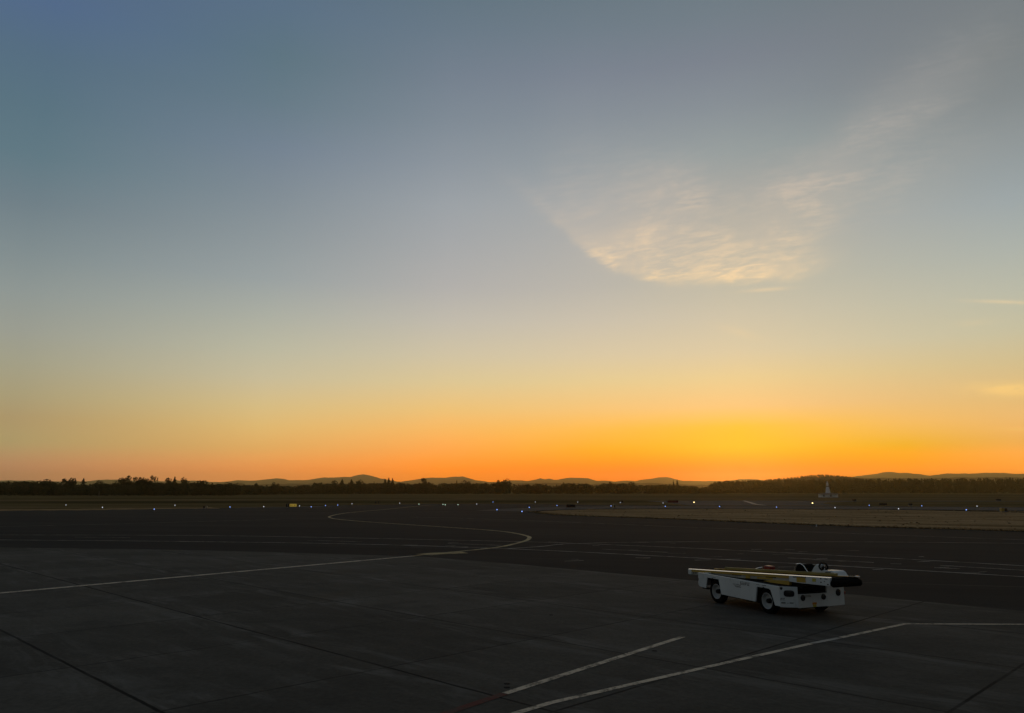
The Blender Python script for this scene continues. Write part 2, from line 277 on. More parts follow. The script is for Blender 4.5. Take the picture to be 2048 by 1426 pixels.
M_taxiline = ground_mat('yellow_taxi_line_paint', lambda k, P: k.mix(k.step(k.noise(P, 1.9, 6, 0.7), 0.36, 0.62), (0.58, 0.45, 0.22, 1), (0.24, 0.18, 0.09, 1)), 0.8, 0.15)
M_dark = ground_mat('tar_seam', lambda k, P: (0.012, 0.011, 0.010, 1), 0.9, 0.05)

# ------------------------------------------------------------------ mesh helpers
class MB:
    def __init__(s): s.v = []; s.f = []; s.mi = []; s.cur = 0
    def add(s, vs, fs):
        o = len(s.v); s.v += [tuple(p) for p in vs]
        for f in fs: s.f.append(tuple(i + o for i in f)); s.mi.append(s.cur)
    def box(s, x0, x1, y0, y1, z0, z1, shear=0.0):
        # shear: z rises by shear*(x - x0)
        vs = []
        for x in (x0, x1):
            for y in (y0, y1):
                for z in (z0, z1): vs.append((x, y, z + shear * (x - x0)))
        s.add(vs, [(0, 1, 3, 2), (4, 6, 7, 5), (0, 4, 5, 1), (2, 3, 7, 6), (0, 2, 6, 4), (1, 5, 7, 3)])
    def prism(s, pts, axis, a, b):
        # polygon pts (2-D) extruded along axis between a and b
        def P(p, t):
            if axis == 'y': return (p[0], t, p[1])
            if axis == 'x': return (t, p[0], p[1])
            return (p[0], p[1], t)
        n = len(pts); vs = [P(p, a) for p in pts] + [P(p, b) for p in pts]
        fs = [tuple(range(n)), tuple(range(2 * n - 1, n - 1, -1))]
        for i in range(n): j = (i + 1) % n; fs.append((i, i + n, j + n, j))
        s.add(vs, fs)
    def lathe(s, prof, c, axis='y', n=28, closed=False, caps=True):
        # prof: (radius, offset along axis)
        vs = []; m = len(prof)
        for i in range(n):
            t = 2 * math.pi * i / n
            for r, o in prof:
                a, b = r * math.cos(t), r * math.sin(t)
                p = (a, o, b) if axis == 'y' else ((o, a, b) if axis == 'x' else (a, b, o))
                vs.append((c[0] + p[0], c[1] + p[1], c[2] + p[2]))
        fs = []
        for i in range(n):
            j = (i + 1) % n
            for q in range(m - 1 if not closed else m):
                q2 = (q + 1) % m
                fs.append((i * m + q, j * m + q, j * m + q2, i * m + q2))
        if not closed and caps:
            fs.append(tuple(i * m for i in range(n - 1, -1, -1))); fs.append(tuple(i * m + m - 1 for i in range(n)))
        s.add(vs, fs)
    def tube(s, pts, r, n=8):
        pts = [Vector(p) for p in pts]; vs = []
        for i, p in enumerate(pts):
            d = (pts[min(i + 1, len(pts) - 1)] - pts[max(i - 1, 0)]).normalized()
            u = d.cross(Vector((0, 0, 1)) if abs(d.z) < 0.9 else Vector((1, 0, 0))).normalized(); w = d.cross(u)
            rr = r[i] if isinstance(r, (list, tuple)) else r
            for k in range(n):
                t = 2 * math.pi * k / n
                vs.append(p + (u * math.cos(t) + w * math.sin(t)) * rr)
        fs = []
        for i in range(len(pts) - 1):
            for k in range(n):
                k2 = (k + 1) % n
                fs.append((i * n + k, i * n + k2, (i + 1) * n + k2, (i + 1) * n + k))
        fs.append(tuple(range(n - 1, -1, -1))); fs.append(tuple((len(pts) - 1) * n + k for k in range(n)))
        s.add(vs, fs)
    def build(s, name, mats, parent=None, bevel=0.0, smooth=False, recalc=True):
        me = bpy.data.meshes.new(name); me.from_pydata(s.v, [], s.f)
        if not isinstance(mats, (list, tuple)): mats = [mats]
        for m in mats: me.materials.append(m)
        me.polygons.foreach_set('material_index', s.mi)
        if recalc:
            b = bmesh.new(); b.from_mesh(me); bmesh.ops.recalc_face_normals(b, faces=b.faces); b.to_mesh(me); b.free()
        if smooth: me.polygons.foreach_set('use_smooth', [True] * len(me.polygons))
        o = bpy.data.objects.new(name, me); COL.objects.link(o)
        if parent: o.parent = parent
        if bevel:
            md = o.modifiers.new('bevel', 'BEVEL'); md.width = bevel; md.segments = 2; md.limit_method = 'ANGLE'; md.angle_limit = R(40)
        return o
def tag(o, label=None, cat=None, group=None, kind=None):
    if label: o['label'] = label
    if cat: o['category'] = cat
    if group: o['group'] = group
    if kind: o['kind'] = kind
    return o
def empty(name, loc, rz=0.0):
    o = bpy.data.objects.new(name, None); COL.objects.link(o); o.location = loc; o.rotation_euler = (0, 0, rz)
    o.empty_display_size = 0.2; return o
def at(px, py, z=0.0):
    # measured picture position -> point of the horizontal plane at height z
    x, y, zz = (px - 1024) / 1540, CP - SP * (713 - py) / 1540, SP + CP * (713 - py) / 1540
    t = (z - CH) / zz
    return Vector((x * t, y * t, z))
def sheet(name, pts, z, m):
    b = bmesh.new(); vs = [b.verts.new((p[0], p[1], z)) for p in pts]
    es = [b.edges.new((vs[i], vs[(i + 1) % len(vs)])) for i in range(len(vs))]
    bmesh.ops.triangle_fill(b, edges=es, use_beauty=True)
    for f in b.faces:
        f.normal_update()
        if f.normal.z < 0: f.normal_flip()
    me = bpy.data.meshes.new(name); b.to_mesh(me); b.free(); me.materials.append(m)
    o = bpy.data.objects.new(name, me); COL.objects.link(o); tag(o, kind='structure'); return o
def smooth_path(pts, n=6):
    P = [Vector((p[0], p[1])) for p in pts]; out = []
    for i in range(len(P) - 1):
        a, b, c, d = P[max(i - 1, 0)], P[i], P[i + 1], P[min(i + 2, len(P) - 1)]
        for k in range(n):
            t = k / n
            out.append(0.5 * ((2 * b) + (c - a) * t + (2 * a - 5 * b + 4 * c - d) * t * t + (3 * b - a - 3 * c + d) * t ** 3))
    out.append(P[-1]); return out
def line(name, pts, width, z, m, curve=False, dashes=None):
    # painted line along ground points
    P = smooth_path(pts) if curve else [Vector((p[0], p[1])) for p in pts]
    mb = MB(); vs = []
    for i, p in enumerate(P):
        d0 = (P[i] - P[i - 1]).normalized() if i else None
        d1 = (P[i + 1] - P[i]).normalized() if i < len(P) - 1 else None
        d = ((d0 or d1) + (d1 or d0)).normalized(); nrm = Vector((-d.y, d.x))
        k = 1 / max(0.5, abs(nrm.dot(Vector((-(d1 or d0).y, (d1 or d0).x)))))
        vs += [(*(p + nrm * width / 2 * k), z), (*(p - nrm * width / 2 * k), z)]
    mb.add(vs, [(2 * i, 2 * i + 1, 2 * i + 3, 2 * i + 2) for i in range(len(P) - 1)])
    o = mb.build(name, m)
    for f in o.data.polygons:
        if f.normal.z < 0: o.data.flip_normals(); break
    return tag(o, kind='structure')
def A(*pts): return [at(px, py) for px, py in pts]

# ================================================================== SETTING
gm = MB(); gm.add([(-11900, -11900, 0), (11900, -11900, 0), (11900, 11900, 0), (-11900, 11900, 0)], [(0, 1, 2, 3)])
tag(gm.build('ground', M_field), kind='structure')

asphalt_far = [(-700, 1031), (0, 1021.6), (250, 1018.8), (350, 1017.4), (600, 1014.4), (690, 1010.6), (860, 1008.2), (1000, 1007.6), (1200, 1009.8),
               (1340, 1011.2), (1700, 1012.2), (2048, 1014.2), (2900, 1019)]
island_up = [(2900, 1036), (2048, 1022.5), (1900, 1020.6), (1600, 1018.6), (1350, 1017.8), (1230, 1018.2), (1120, 1020.3), (1058, 1023.6)]
island_lo = [(1058, 1023.6), (1110, 1029.5), (1200, 1033.4), (1350, 1038.3), (1500, 1045), (1700, 1053), (2048, 1063.2), (2900, 1090)]
pts = A(*asphalt_far) + A(*island_up) + A(*island_lo[1:]) + [Vector((140, 8, 0)), Vector((60, -40, 0)), Vector((-60, -40, 0)), Vector((-140, 20, 0))]
sheet('asphalt_apron', pts, 0.004, M_asphalt)
# the pale old-asphalt lead-in beside the island and the taxiway strip behind it
sheet('taxiway', A((950, 1021.5), (1000, 1017.8), (1130, 1013.4), (1330, 1012.2), (1700, 1013), (2048, 1015.2), (2900, 1021), (2900, 1033), (2048, 1021.4), (1900, 1019.6), (1600, 1017.6), (1350, 1016.9), (1230, 1017.2), (1120, 1019.4), (1052, 1022.8)), 0.009, M_taxi)
sheet('far_taxiway', A((1380, 1010.8), (1330, 1005.5), (1290, 1001.6), (1460, 1001.2), (1648, 1001.4), (2048, 1001.8), (2900, 1003), (2900, 1004.6), (2048, 1003), (1720, 1002.6), (1655, 1004.6), (1645, 1007.2), (1672, 1010.4), (1740, 1011.2)), 0.006, M_taxi)
sheet('concrete_apron', [(-120, 64), (-60, 52.8), (-30.6, 47.3), (-17.7, 45.0), (-10.0, 42.5), (-4.5, 40.6), (0.1, 36.6), (6.2, 30.5), (11.0, 26.0), (14.4, 22.3), (48, -10), (40, -40), (-120, -40)], 0.012, M_concrete)
# grass island between apron and taxiway
isl = A(*island_up) + A(*island_lo[1:])
sheet('dry_grass_island', isl, 0.02, M_dry)
def strip(name, px, w, z, m, wob=0.0, seed=1):
    rnd = random.Random(seed); P = smooth_path(A(*px), 10); L, Rr = [], []
    for i, p in enumerate(P):
        d = (P[min(i + 1, len(P) - 1)] - P[max(i - 1, 0)]).normalized(); n = Vector((-d.y, d.x)); hw = w / 2 * (1 + wob * rnd.uniform(-1, 1))
        L.append(p + n * hw); Rr.append(p - n * hw * (1 + wob * rnd.uniform(-.5, .5)))
    return sheet(name, L + Rr[::-1], z, m)
strip('soil_edge', island_lo, 1.0, 0.026, M_soil, 0.5, 3)
strip('soil_edge', island_up, 2.2, 0.026, M_soil, 0.4, 4)
strip('soil_edge', [(1780, 1019.4), (1900, 1021.4), (2048, 1024.6), (2400, 1033)], 4.2, 0.030, M_soil, 0.3, 5)
# dry verge on the left and pale runway edges far away
strip('dry_verge', [(-500, 1026), (0, 1020.2), (180, 1018.8), (350, 1016.6), (430, 1015.8)], 11.0, 0.010, M_dry, 0.3, 6)
strip('dry_verge', [(480, 1014.8), (600, 1013.8), (680, 1011.4)], 5.0, 0.010, M_taxi, 0.2, 7)
strip('runway', [(-700, 1005), (0, 1003.5), (600, 1001.9), (1290, 1001.2)], 7.0, 0.006, M_soil, 0.2, 8)
strip('runway', [(330, 1000), (420, 999.8)], 9.0, 0.010, M_dry, 0.1, 9)
strip('runway', [(905, 997.6), (1008, 997.6)], 12.0, 0.010, M_dry, 0.1, 10)
strip('runway', [(120, 991.6), (350, 991.0)], 14.0, 0.006, M_dry, 0.2, 11)

# painted lines
line('taxi_line', [at(-260, 1208), at(0, 1187), at(400, 1151), at(826, 1112.6)], 0.30, 0.018, M_line)
line('taxi_line', A((826, 1112.6), (846, 1110.2)), 0.2, 0.0175, M_yline)
line('taxi_line', A((846, 1109.6), (930, 1102), (1000, 1094), (1040, 1085), (1057, 1078.5), (1052, 1071.5), (1000, 1062.5), (900, 1055), (780, 1047), (700, 1041), (664, 1036.6), (662, 1032), (700, 1025.2), (780, 1018), (850, 1011), (905, 1008.4)), 0.30, 0.012, M_taxiline, curve=True)
line('taxi_line', A((846, 1109.8), (872, 1107.2), (930, 1105.2)), 1.1, 0.010, M_yline)
line('stand_line', A((1010, 1389), (1365, 1275)), 0.15, 0.018, M_line)
line('stand_line', A((800, 1464), (900, 1426), (1009, 1389.4)), 0.17, 0.018, M_red)
line('stand_line', A((900, 1468), (1100, 1408), (1400, 1339), (1622, 1288.6)), 0.135, 0.018, M_line)
line('stand_line', A((1624, 1288.2), (1680, 1277)), 0.13, 0.018, M_fine)
line('stand_line', A((1682, 1276.6), (1810, 1249), (2048, 1250), (2400, 1251.6)), 0.13, 0.018, M_line)
Z = 0.010
line('apron_line', A((-500, 1077), (0, 1080), (350, 1083), (700, 1088), (1020, 1098), (1348, 1114), (1700, 1133.5), (2048, 1154), (2500, 1184)), 0.20, Z, M_fine, curve=True)
line('apron_line', A((-500, 1070), (0, 1070), (400, 1071.2), (700, 1076), (1060, 1084), (1150, 1087), (1348, 1095), (1700, 1112.5), (2048, 1132), (2500, 1160)), 0.18, Z, M_fine, curve=True)
line('apron_line', A((1012, 1098), (1085, 1093), (1150, 1087.4), (1348, 1084), (1700, 1084), (2048, 1087), (2500, 1091)), 0.16, 0.014, M_fine, curve=True)
for a, b in (((615, 1081), (724, 1083.6)), ((895, 1087), (1003, 1091)), ((1205, 1098.4), (1335, 1105)), ((1575, 1116), (1748, 1125.4)), ((150, 1074.5), (260, 1075.5)), ((1880, 1131), (2048, 1141))):
    line('apron_line', A(a, b), 0.13, Z, M_fine)
line('apron_line', A((-300, 1058), (0, 1053.6), (212, 1048.4), (560, 1038.8)), 0.14, Z, M_fine)
line('apron_line', A((820, 1034), (1000, 1039), (1348, 1053.4), (1700, 1067), (2048, 1080)), 0.13, Z, M_fine, curve=True)
line('apron_line', A((560, 1026), (900, 1024)), 0.12, Z, M_fine)
line('taxi_line', A((1488, 1001.6), (1500, 1005), (1512, 1008.6), (1530, 1010.4)), 1.2, 0.012, M_line, curve=True)
line('taxi_line', A((1400, 1008), (1500, 1008.2), (1600, 1008.6)), 0.8, 0.012, M_fine)
line('taxi_line', A((1130, 1014.6), (1400, 1014.4), (2048, 1017.6)), 0.2, 0.014, M_fine)
# old scuff marks and tie-down dots
rnd = random.Random(11)
sm = MB()
for i in range(46):
    px, py = rnd.uniform(820, 2000), rnd.uniform(1082, 1122)
    py += max(0, (px - 1300)) * 0.045
    p = at(px, py); L = rnd.uniform(0.12, 0.5); a = rnd.uniform(-0.5, 0.5); w = rnd.uniform(.03, .07)
    c, s = math.cos(a), math.sin(a)
    sm.add([(p.x - L * c + w * s, p.y - L * s - w * c, .009), (p.x + L * c + w * s, p.y + L * s - w * c, .009), (p.x + L * c - w * s, p.y + L * s + w * c, .009), (p.x - L * c - w * s, p.y - L * s + w * c, .009)], [(0, 1, 2, 3)])
tag(sm.build('paint_scuffs', M_fine), kind='stuff', label='small pale paint scuffs scattered between the apron lines', cat='scuffs')
dm = MB()
for px, py in ((1014, 1369), (1014, 1376.5), (1309, 1303), (1102, 1231)):
    p = at(px, py); dm.lathe([(0.055, 0.0125), (0.055, 0.016), (0.03, 0.018)], (p.x, p.y, 0), 'z', 10)
tag(dm.build('ground_anchors', M_dark), kind='structure')

# ------------------------------------------------------------------ hills
def interp(t, xs, ys): return float(np.interp(t, xs, ys))
def ridge(name, sky_pts, dist, depth, seed, rough, m=M_hill, base=-4.0, nx=420, nz=26):
    rnd = random.Random(seed); xs = [p[0] for p in sky_pts]; ys = [p[1] for p in sky_pts]
    ph = [(rnd.uniform(0, 6.28), rnd.uniform(0.7, 1.3)) for _ in range(24)]
    def fbm(t, o=6):
        return sum(math.sin(t * (1.9 ** k) * ph[k][1] + ph[k][0]) * 0.62 ** k for k in range(o))
    vs = []
    x0, x1 = xs[0], xs[-1]
    for i in range(nx):
        px = x0 + (x1 - x0) * i / (nx - 1)
        py = interp(px, xs, ys) + fbm(px / 8.0, 5) * rough
        q = at(px, 1500); d = Vector((q.x, q.y, 0)).normalized()
        t = dist / (d.y)                       # the crest lies on a line across the view
        top = CH + (983 - py) / 1540 * dist
        for j in range(nz):
            s = j / (nz - 1)                   # 0 front foot .. 1 back foot
            u = 1 - abs(2 * s - 1)
            prof = u ** 0.8 if s <= 0.5 else u
            gul = 1 + 0.16 * math.sin(px / 23.0 + 3 * math.sin(s * 9 + px / 61.0)) * (1 - u) * 2 * u
            yy = d * (t + (s - 0.5) * depth)
            vs.append((yy.x, yy.y, base + (top - base) * prof * (gul if s != 0.5 else 1)))
    fs = [(i * nz + j, (i + 1) * nz + j, (i + 1) * nz + j + 1, i * nz + j + 1) for i in range(nx - 1) for j in range(nz - 1)]
    mb = MB(); mb.add(vs, fs); o = mb.build(name, m, smooth=True)
    return tag(o, kind='structure')
far_sky = [(-900, 962), (-500, 958), (-200, 961), (0, 961), (60, 963), (130, 962), (160, 959), (200, 959.5), (250, 963), (345, 961), (375, 963), (400, 965), (430, 962), (445, 960),
           (470, 961), (482, 962), (500, 959), (520, 956), (540, 958), (555, 961), (565, 960), (585, 961), (605, 957), (620, 955), (680, 953.5), (692, 950.5), (703, 948.3),
           (722, 949.5), (735, 953), (745, 957), (765, 959.5), (790, 964), (812, 960), (830, 957.5), (860, 954), (880, 956), (905, 953), (920, 953), (930, 955), (945, 959.5),
           (975, 964.5), (1000, 963), (1020, 961), (1040, 960), (1047, 961), (1060, 963), (1075, 958.5), (1085, 956), (1095, 959), (1105, 957), (1110, 960), (1125, 959),
           (1135, 956), (1165, 955), (1185, 956), (1200, 961), (1225, 961), (1235, 964), (1250, 962), (1262, 960), (1285, 963), (1300, 958.5), (1320, 958.5), (1335, 954),
           (1350, 953), (1365, 956.5), (1375, 960), (1390, 961.5), (1420, 962), (1470, 962), (1500, 960), (1510, 957.5), (1530, 958), (1560, 961), (1640, 956), (1750, 953), (1770, 950.5), (1785, 947.5),
           (1800, 947.5), (1815, 943.5), (1830, 942.3), (1845, 946), (1865, 945), (1880, 947), (1890, 947.5), (1905, 951), (1930, 949), (1950, 946), (1970, 948),
           (2010, 946), (2048, 945.5), (2200, 950), (2500, 944), (2950, 950)]
ridge('hills', far_sky, 9500, 3400, 5, 0.42)
mid_sky = [(-900, 972), (0, 973), (400, 972), (520, 968), (640, 966), (760, 969), (860, 968), (960, 968), (1060, 966), (1130, 966), (1200, 968), (1260, 966), (1330, 966), (1400, 969), (1470, 971), (1600, 972),
           (1760, 955), (1850, 956), (1950, 955), (2048, 954), (2400, 956), (2950, 955)]
ridge('hills', mid_sky, 5200, 1600, 9, 0.5)
near_sky = [(1330, 984), (1400, 979), (1450, 972), (1500, 967), (1560, 963), (1600, 959.5), (1640, 955.5), (1665, 953), (1700, 953.2), (1725, 955.2), (1745, 958), (1770, 961), (1850, 964), (2048, 962), (2400, 964), (2950, 966)]
ridge('hills', near_sky, 2700, 800, 13, 0.4)

# ------------------------------------------------------------------ trees
M_leaf = [mat('dark_foliage', (0.022, 0.027, 0.012), 0.9, 0.05), mat('olive_foliage', (0.034, 0.036, 0.016), 0.9, 0.05), mat('dry_foliage', (0.044, 0.041, 0.019), 0.9, 0.05)]
M_bark = mat('bark', (0.06, 0.045, 0.032), 0.95, 0.05, var=0.3, vscale=6)
def leaf_quads(cent, size, rng):
    n = len(cent)
    a = rng.normal(size=(n, 3)); a /= np.linalg.norm(a, axis=1)[:, None]
    b = rng.normal(size=(n, 3)); b -= (a * b).sum(1)[:, None] * a; b /= np.linalg.norm(b, axis=1)[:, None]
    s = (size * rng.uniform(0.55, 1.35, n))[:, None]
    a = a * s; b = b * s * 0.8
    return np.stack([cent - a - b * .4, cent + b, cent + a - b * .2, cent - b], 1).reshape(-1, 3)
def crown(kind, n, size, seed):
    # unit crown: height 1 (z 0..1), half-width about 0.5
    rng = np.random.default_rng(seed)
    if kind == 'conifer':
        z = rng.beta(1.1, 1.5, n * 2) * 0.95 + 0.05
        lay = 0.75 + 0.25 * np.sin(z * 46 + seed); th = rng.uniform(0, 6.283, n * 2)
        lob = 1 + 0.28 * np.sin(th * 3 + z * 17 + seed)
        r = 0.5 * (1 - z) ** 0.85 * lay * lob * np.sqrt(rng.uniform(0.15, 1, n * 2))
        c = np.stack([r * np.cos(th), r * np.sin(th), z - r * 0.12], 1)[:n]
    else:
        nb = {'broad': 19, 'tall': 17, 'bush': 10, 'ragged': 19}[kind]; cs = []
        for i in range(nb):
            th = rng.uniform(0, 6.283)
            if kind == 'broad': z = rng.uniform(0.16, 0.84); q = 0.34 * math.sqrt(max(0.05, 1 - ((z - 0.5) / 0.45) ** 2)); br = rng.uniform(0.11, 0.2)
            elif kind == 'tall': z = rng.uniform(0.06, 0.9); q = 0.34 * max(0.05, 1.02 - z) ** 0.6; br = rng.uniform(0.10, 0.17)
            elif kind == 'bush': z = rng.uniform(0.1, 0.62); q = 0.33; br = rng.uniform(0.14, 0.26)
            else: z = rng.uniform(0.12, 0.92); q = 0.30 * (1.1 - 0.6 * z); br = rng.uniform(0.08, 0.14)
            r = q * math.sqrt(rng.uniform(0.1, 1)); ctr = np.array([r * math.cos(th), r * math.sin(th), z]); m_ = n // nb
            d = rng.normal(size=(m_, 3)); d /= np.linalg.norm(d, axis=1)[:, None]
            cs.append(ctr + d * br * np.cbrt(rng.uniform(0.15, 1, m_))[:, None] * np.array([1.25, 1.25, 0.85]))
        c = np.concatenate(cs)
        c[:, 2] = c[:, 2] / c[:, 2].max() * 0.97
    rr = np.hypot(c[:, 0], c[:, 1]); c[:, :2] *= 0.47 / np.quantile(rr, 0.95)
    return leaf_quads(c, size, rng)
def mesh_from(name, V, mats, mi=None):
    n = len(V) // 4; me = bpy.data.meshes.new(name)
    me.vertices.add(len(V)); me.vertices.foreach_set('co', V.astype(np.float32).ravel())
    me.loops.add(n * 4); me.loops.foreach_set('vertex_index', np.arange(n * 4, dtype=np.int32))
    me.polygons.add(n); me.polygons.foreach_set('loop_start', np.arange(0, n * 4, 4, dtype=np.int32))
    for m in mats: me.materials.append(m)
    if mi is not None: me.polygons.foreach_set('material_index', mi.astype(np.int32))
    me.update(calc_edges=True); me.validate(); return me
def trunk_mesh(name, kind, seed):
    rnd = random.Random(seed); mb = MB(); top = 0.9 if kind == 'conifer' else 0.62
    mb.tube([(0, 0, 0), (0.008, 0, top * .4), (-0.006, 0.004, top * .7), (0, 0, top)], [0.035, 0.026, 0.017, 0.006], 7)
    for i in range(6):
        a = rnd.uniform(0, 6.28); z = rnd.uniform(0.25, 0.6) * top / 0.62; L = rnd.uniform(.15, .3) * (0.6 if kind == 'conifer' else 1)
        mb.tube([(0, 0, z), (L * .5 * math.cos(a), L * .5 * math.sin(a), z + (.02 if kind == 'conifer' else .09)), (L * math.cos(a), L * math.sin(a), z + (.02 if kind == 'conifer' else .17))], [0.014, 0.009, 0.004], 5)
    me = mb.build(name, M_bark); d = me.data; bpy.data.objects.remove(me); return d
PROTO = {}
for kind, n, sz in (('broad', 1100, 0.045), ('tall', 1000, 0.042), ('conifer', 900, 0.042), ('ragged', 620, 0.042), ('bush', 800, 0.05)):
    for v in range(3):
        V = crown(kind, n, sz, 17 * v + len(kind) * 101)
        PROTO[kind, v] = (mesh_from('crown', V, [M_leaf[0 if kind == 'conifer' else (v % 2)]]), trunk_mesh('trunk', kind, v + 5))
def tree(px, base_d, top_y, w_px, kind, v, label, name):
    # px, top_y, w_px measured in the picture; base_d the distance of the treeline
    q = at(px, 1500); d = Vector((q.x, q.y, 0)) / q.y
    h = CH + (983 - top_y) / 1540 * base_d; w = w_px / 1540 * base_d
    e = empty(name, (d.x * base_d, base_d, 0), (v * 2.1 + px) % 6.28); e.scale = (w * 1.05, w * 1.05, h)
    tag(e, label, 'tree', 'trees standing above the far treeline')
    for nm, me in zip(('crown', 'trunk'), PROTO[kind, v]):
        c = bpy.data.objects.new(nm, me); COL.objects.link(c); c.parent = e
LD, MD = 640, 1000
for t in [
    (10, LD, 960.5, 16, 'tall', 0, 'small dark tree at the very left end of the treeline', 'broadleaf_tree'),
    (36, LD, 957.8, 34, 'broad', 1, 'wide low dark tree second from the left end of the treeline', 'broadleaf_tree'),
    (75, LD, 956, 19, 'tall', 2, 'narrow round-topped dark tree, left one of a close pair', 'broadleaf_tree'),
    (89, LD, 955.6, 20, 'broad', 0, 'square-topped dark tree, right one of a close pair', 'broadleaf_tree'),
    (116, LD, 957.4, 22, 'conifer', 0, 'dark pointed conifer alone between the close pair and a low wide tree', 'conifer_tree'),
    (155, LD, 961, 34, 'broad', 2, 'low wide dark tree in front of a grey hill at left', 'broadleaf_tree'),
    (186, LD, 962, 22, 'bush', 1, 'low round dark tree touching the left side of the tallest tree', 'broadleaf_tree'),
    (204, LD, 950.6, 27, 'broad', 1, 'tallest dark rounded tree of the left treeline', 'broadleaf_tree'),
    (226, LD, 953.6, 15, 'ragged', 0, 'thin ragged tree with sky showing through, right of the tallest tree', 'broadleaf_tree'),
    (244, LD, 954.6, 28, 'broad', 0, 'dark bushy tree between the thin ragged tree and a loose-crowned one', 'broadleaf_tree'),
    (262, LD, 951.4, 22, 'ragged', 1, 'loose-crowned tall tree with light gaps near its top', 'broadleaf_tree'),
    (295, LD, 955.6, 19, 'tall', 1, 'leftmost of three evenly spaced dark trees at right of the left treeline', 'broadleaf_tree'),
    (309, LD, 953.8, 18, 'conifer', 1, 'middle pointed one of three evenly spaced dark trees', 'conifer_tree'),
    (331, LD, 954.6, 22, 'tall', 0, 'rightmost of three evenly spaced dark trees, with a rounded top', 'broadleaf_tree'),
    (366, LD, 960.4, 30, 'bush', 0, 'broad low dark tree ending the tall part of the left treeline', 'broadleaf_tree'),
    (424, 760, 964, 24, 'broad', 2, 'dark rounded tree below the left foot of the long grey hill', 'broadleaf_tree'),
    (447, 780, 966, 24, 'bush', 2, 'flat low tree right of the rounded one under the long grey hill', 'broadleaf_tree'),
    (482, 800, 965.6, 14, 'tall', 2, 'small upright tree under the middle of the long grey hill', 'broadleaf_tree'),
    (522, 820, 964, 16, 'broad', 1, 'small bushy tree under the first summit of the long grey hill', 'broadleaf_tree'),
    (612, MD, 964.6, 26, 'broad', 0, 'hazy wide tree left of the row of pointed trees under the main summit', 'broadleaf_tree'),
    (647, MD, 961, 18, 'tall', 1, 'hazy narrow tree just left of the spired pair under the main summit', 'broadleaf_tree'),
    (664, MD, 958.4, 18, 'conifer', 2, 'taller hazy conifer, left of the pair left of the main summit', 'conifer_tree'),
    (684, MD, 959.6, 24, 'conifer', 0, 'wider hazy conifer, right of the pair left of the main summit', 'conifer_tree'),
    (703, MD, 958.8, 22, 'tall', 0, 'hazy rounded tree straight below the main summit', 'broadleaf_tree'),
    (732, MD, 963.4, 7, 'conifer', 1, 'thin small conifer alone below the right slope of the main summit', 'conifer_tree'),
    (755, MD, 957.4, 14, 'conifer', 2, 'leftmost spire of the conifer cluster right of the main summit', 'conifer_tree'),
    (763, MD, 955.4, 14, 'conifer', 0, 'middle and highest spire of the conifer cluster right of the main summit', 'conifer_tree'),
    (771, MD, 956.4, 14, 'conifer', 1, 'rightmost spire of the conifer cluster right of the main summit', 'conifer_tree'),
    (837, MD, 955.4, 24, 'tall', 2, 'hazy dark tree standing above the second, lower grey hill', 'broadleaf_tree'),
    (907, MD, 960.2, 8, 'conifer', 2, 'small pointed conifer below the middle of the second grey hill', 'conifer_tree'),
    (925, MD, 961, 24, 'broad', 2, 'loose hazy tree below the right end of the second grey hill', 'broadleaf_tree'),
    (994, MD, 959.8, 12, 'tall', 1, 'hazy narrow tree joined to the left of the domed tree', 'broadleaf_tree'),
    (1011, MD, 957.4, 26, 'broad', 2, 'large domed hazy tree rising alone above the middle treeline', 'broadleaf_tree'),
    (1136, MD, 964.6, 12, 'broad', 1, 'small hazy tree below the cluster of small grey peaks', 'broadleaf_tree'),
    (1235, 1150, 963.6, 14, 'broad', 0, 'faint hazy tree left of the low grey hill near the sunset glow', 'broadleaf_tree'),
    (1272, 1150, 963.8, 32, 'broad', 1, 'wide faint tree below the left slope of the hill near the glow', 'broadleaf_tree'),
    (1366, 1150, 960.4, 7, 'conifer', 1, 'thin faint conifer, left of the two on the hill near the glow', 'conifer_tree'),
    (1374, 1150, 958.8, 10, 'conifer', 2, 'taller faint conifer, right of the two on the hill near the glow', 'conifer_tree'),
]: tree(*t)

def wood(name, spots, label, mats, size_fac=1.0, n=260):
    # a mass of far trees nobody could count: one object
    rng = np.random.default_rng(len(spots)); vv = []; mi = []
    lib = {}
    for k in ('broad', 'tall', 'conifer', 'bush'):
        for v in range(4):
            lib[k, v] = crown(k, n, {'conifer': .06, 'broad': .065, 'tall': .062, 'bush': .075}[k] * size_fac, 900 + v * 31 + len(k))
    for i, (x, y, h, w, k) in enumerate(spots):
        V = lib[k, i % 4]; a = rng.uniform(0, 6.28); c, s = math.cos(a), math.sin(a)
        W = np.stack([(V[:, 0] * c - V[:, 1] * s) * w + x, (V[:, 0] * s + V[:, 1] * c) * w + y, V[:, 2] * h], 1)
        vv.append(W); mi.append(np.full(len(V) // 4, int(rng.integers(0, len(mats)))))
    me = mesh_from(name, np.concatenate(vv), mats, np.concatenate(mi))
    o = bpy.data.objects.new(name, me); COL.objects.link(o)
    return tag(o, label, 'woodland', kind='stuff')
rnd = random.Random(3)
spots = []
hL = [(-900, 960), (0, 963), (50, 962.5), (66, 967), (105, 968.5), (140, 966), (172, 968.5), (200, 964), (250, 963.5), (280, 966), (345, 965.5), (380, 965.5), (420, 967), (470, 969), (530, 969)]
def belt(px0, px1, d0, d1, topf, count, kinds, wr):
    for i in range(count):
        px = rnd.uniform(px0, px1); d = rnd.uniform(d0, d1)
        ty = topf(px); h = (CH + (983 - ty) / 1540 * d) * rnd.uniform(0.78, 1.03)
        q = at(px, 1500)
        spots.append((q.x / q.y * d, d, h, rnd.uniform(*wr) * (1 if h > 9 else 0.9), rnd.choice(kinds)))
xsL, ysL = [p[0] for p in hL], [p[1] for p in hL]
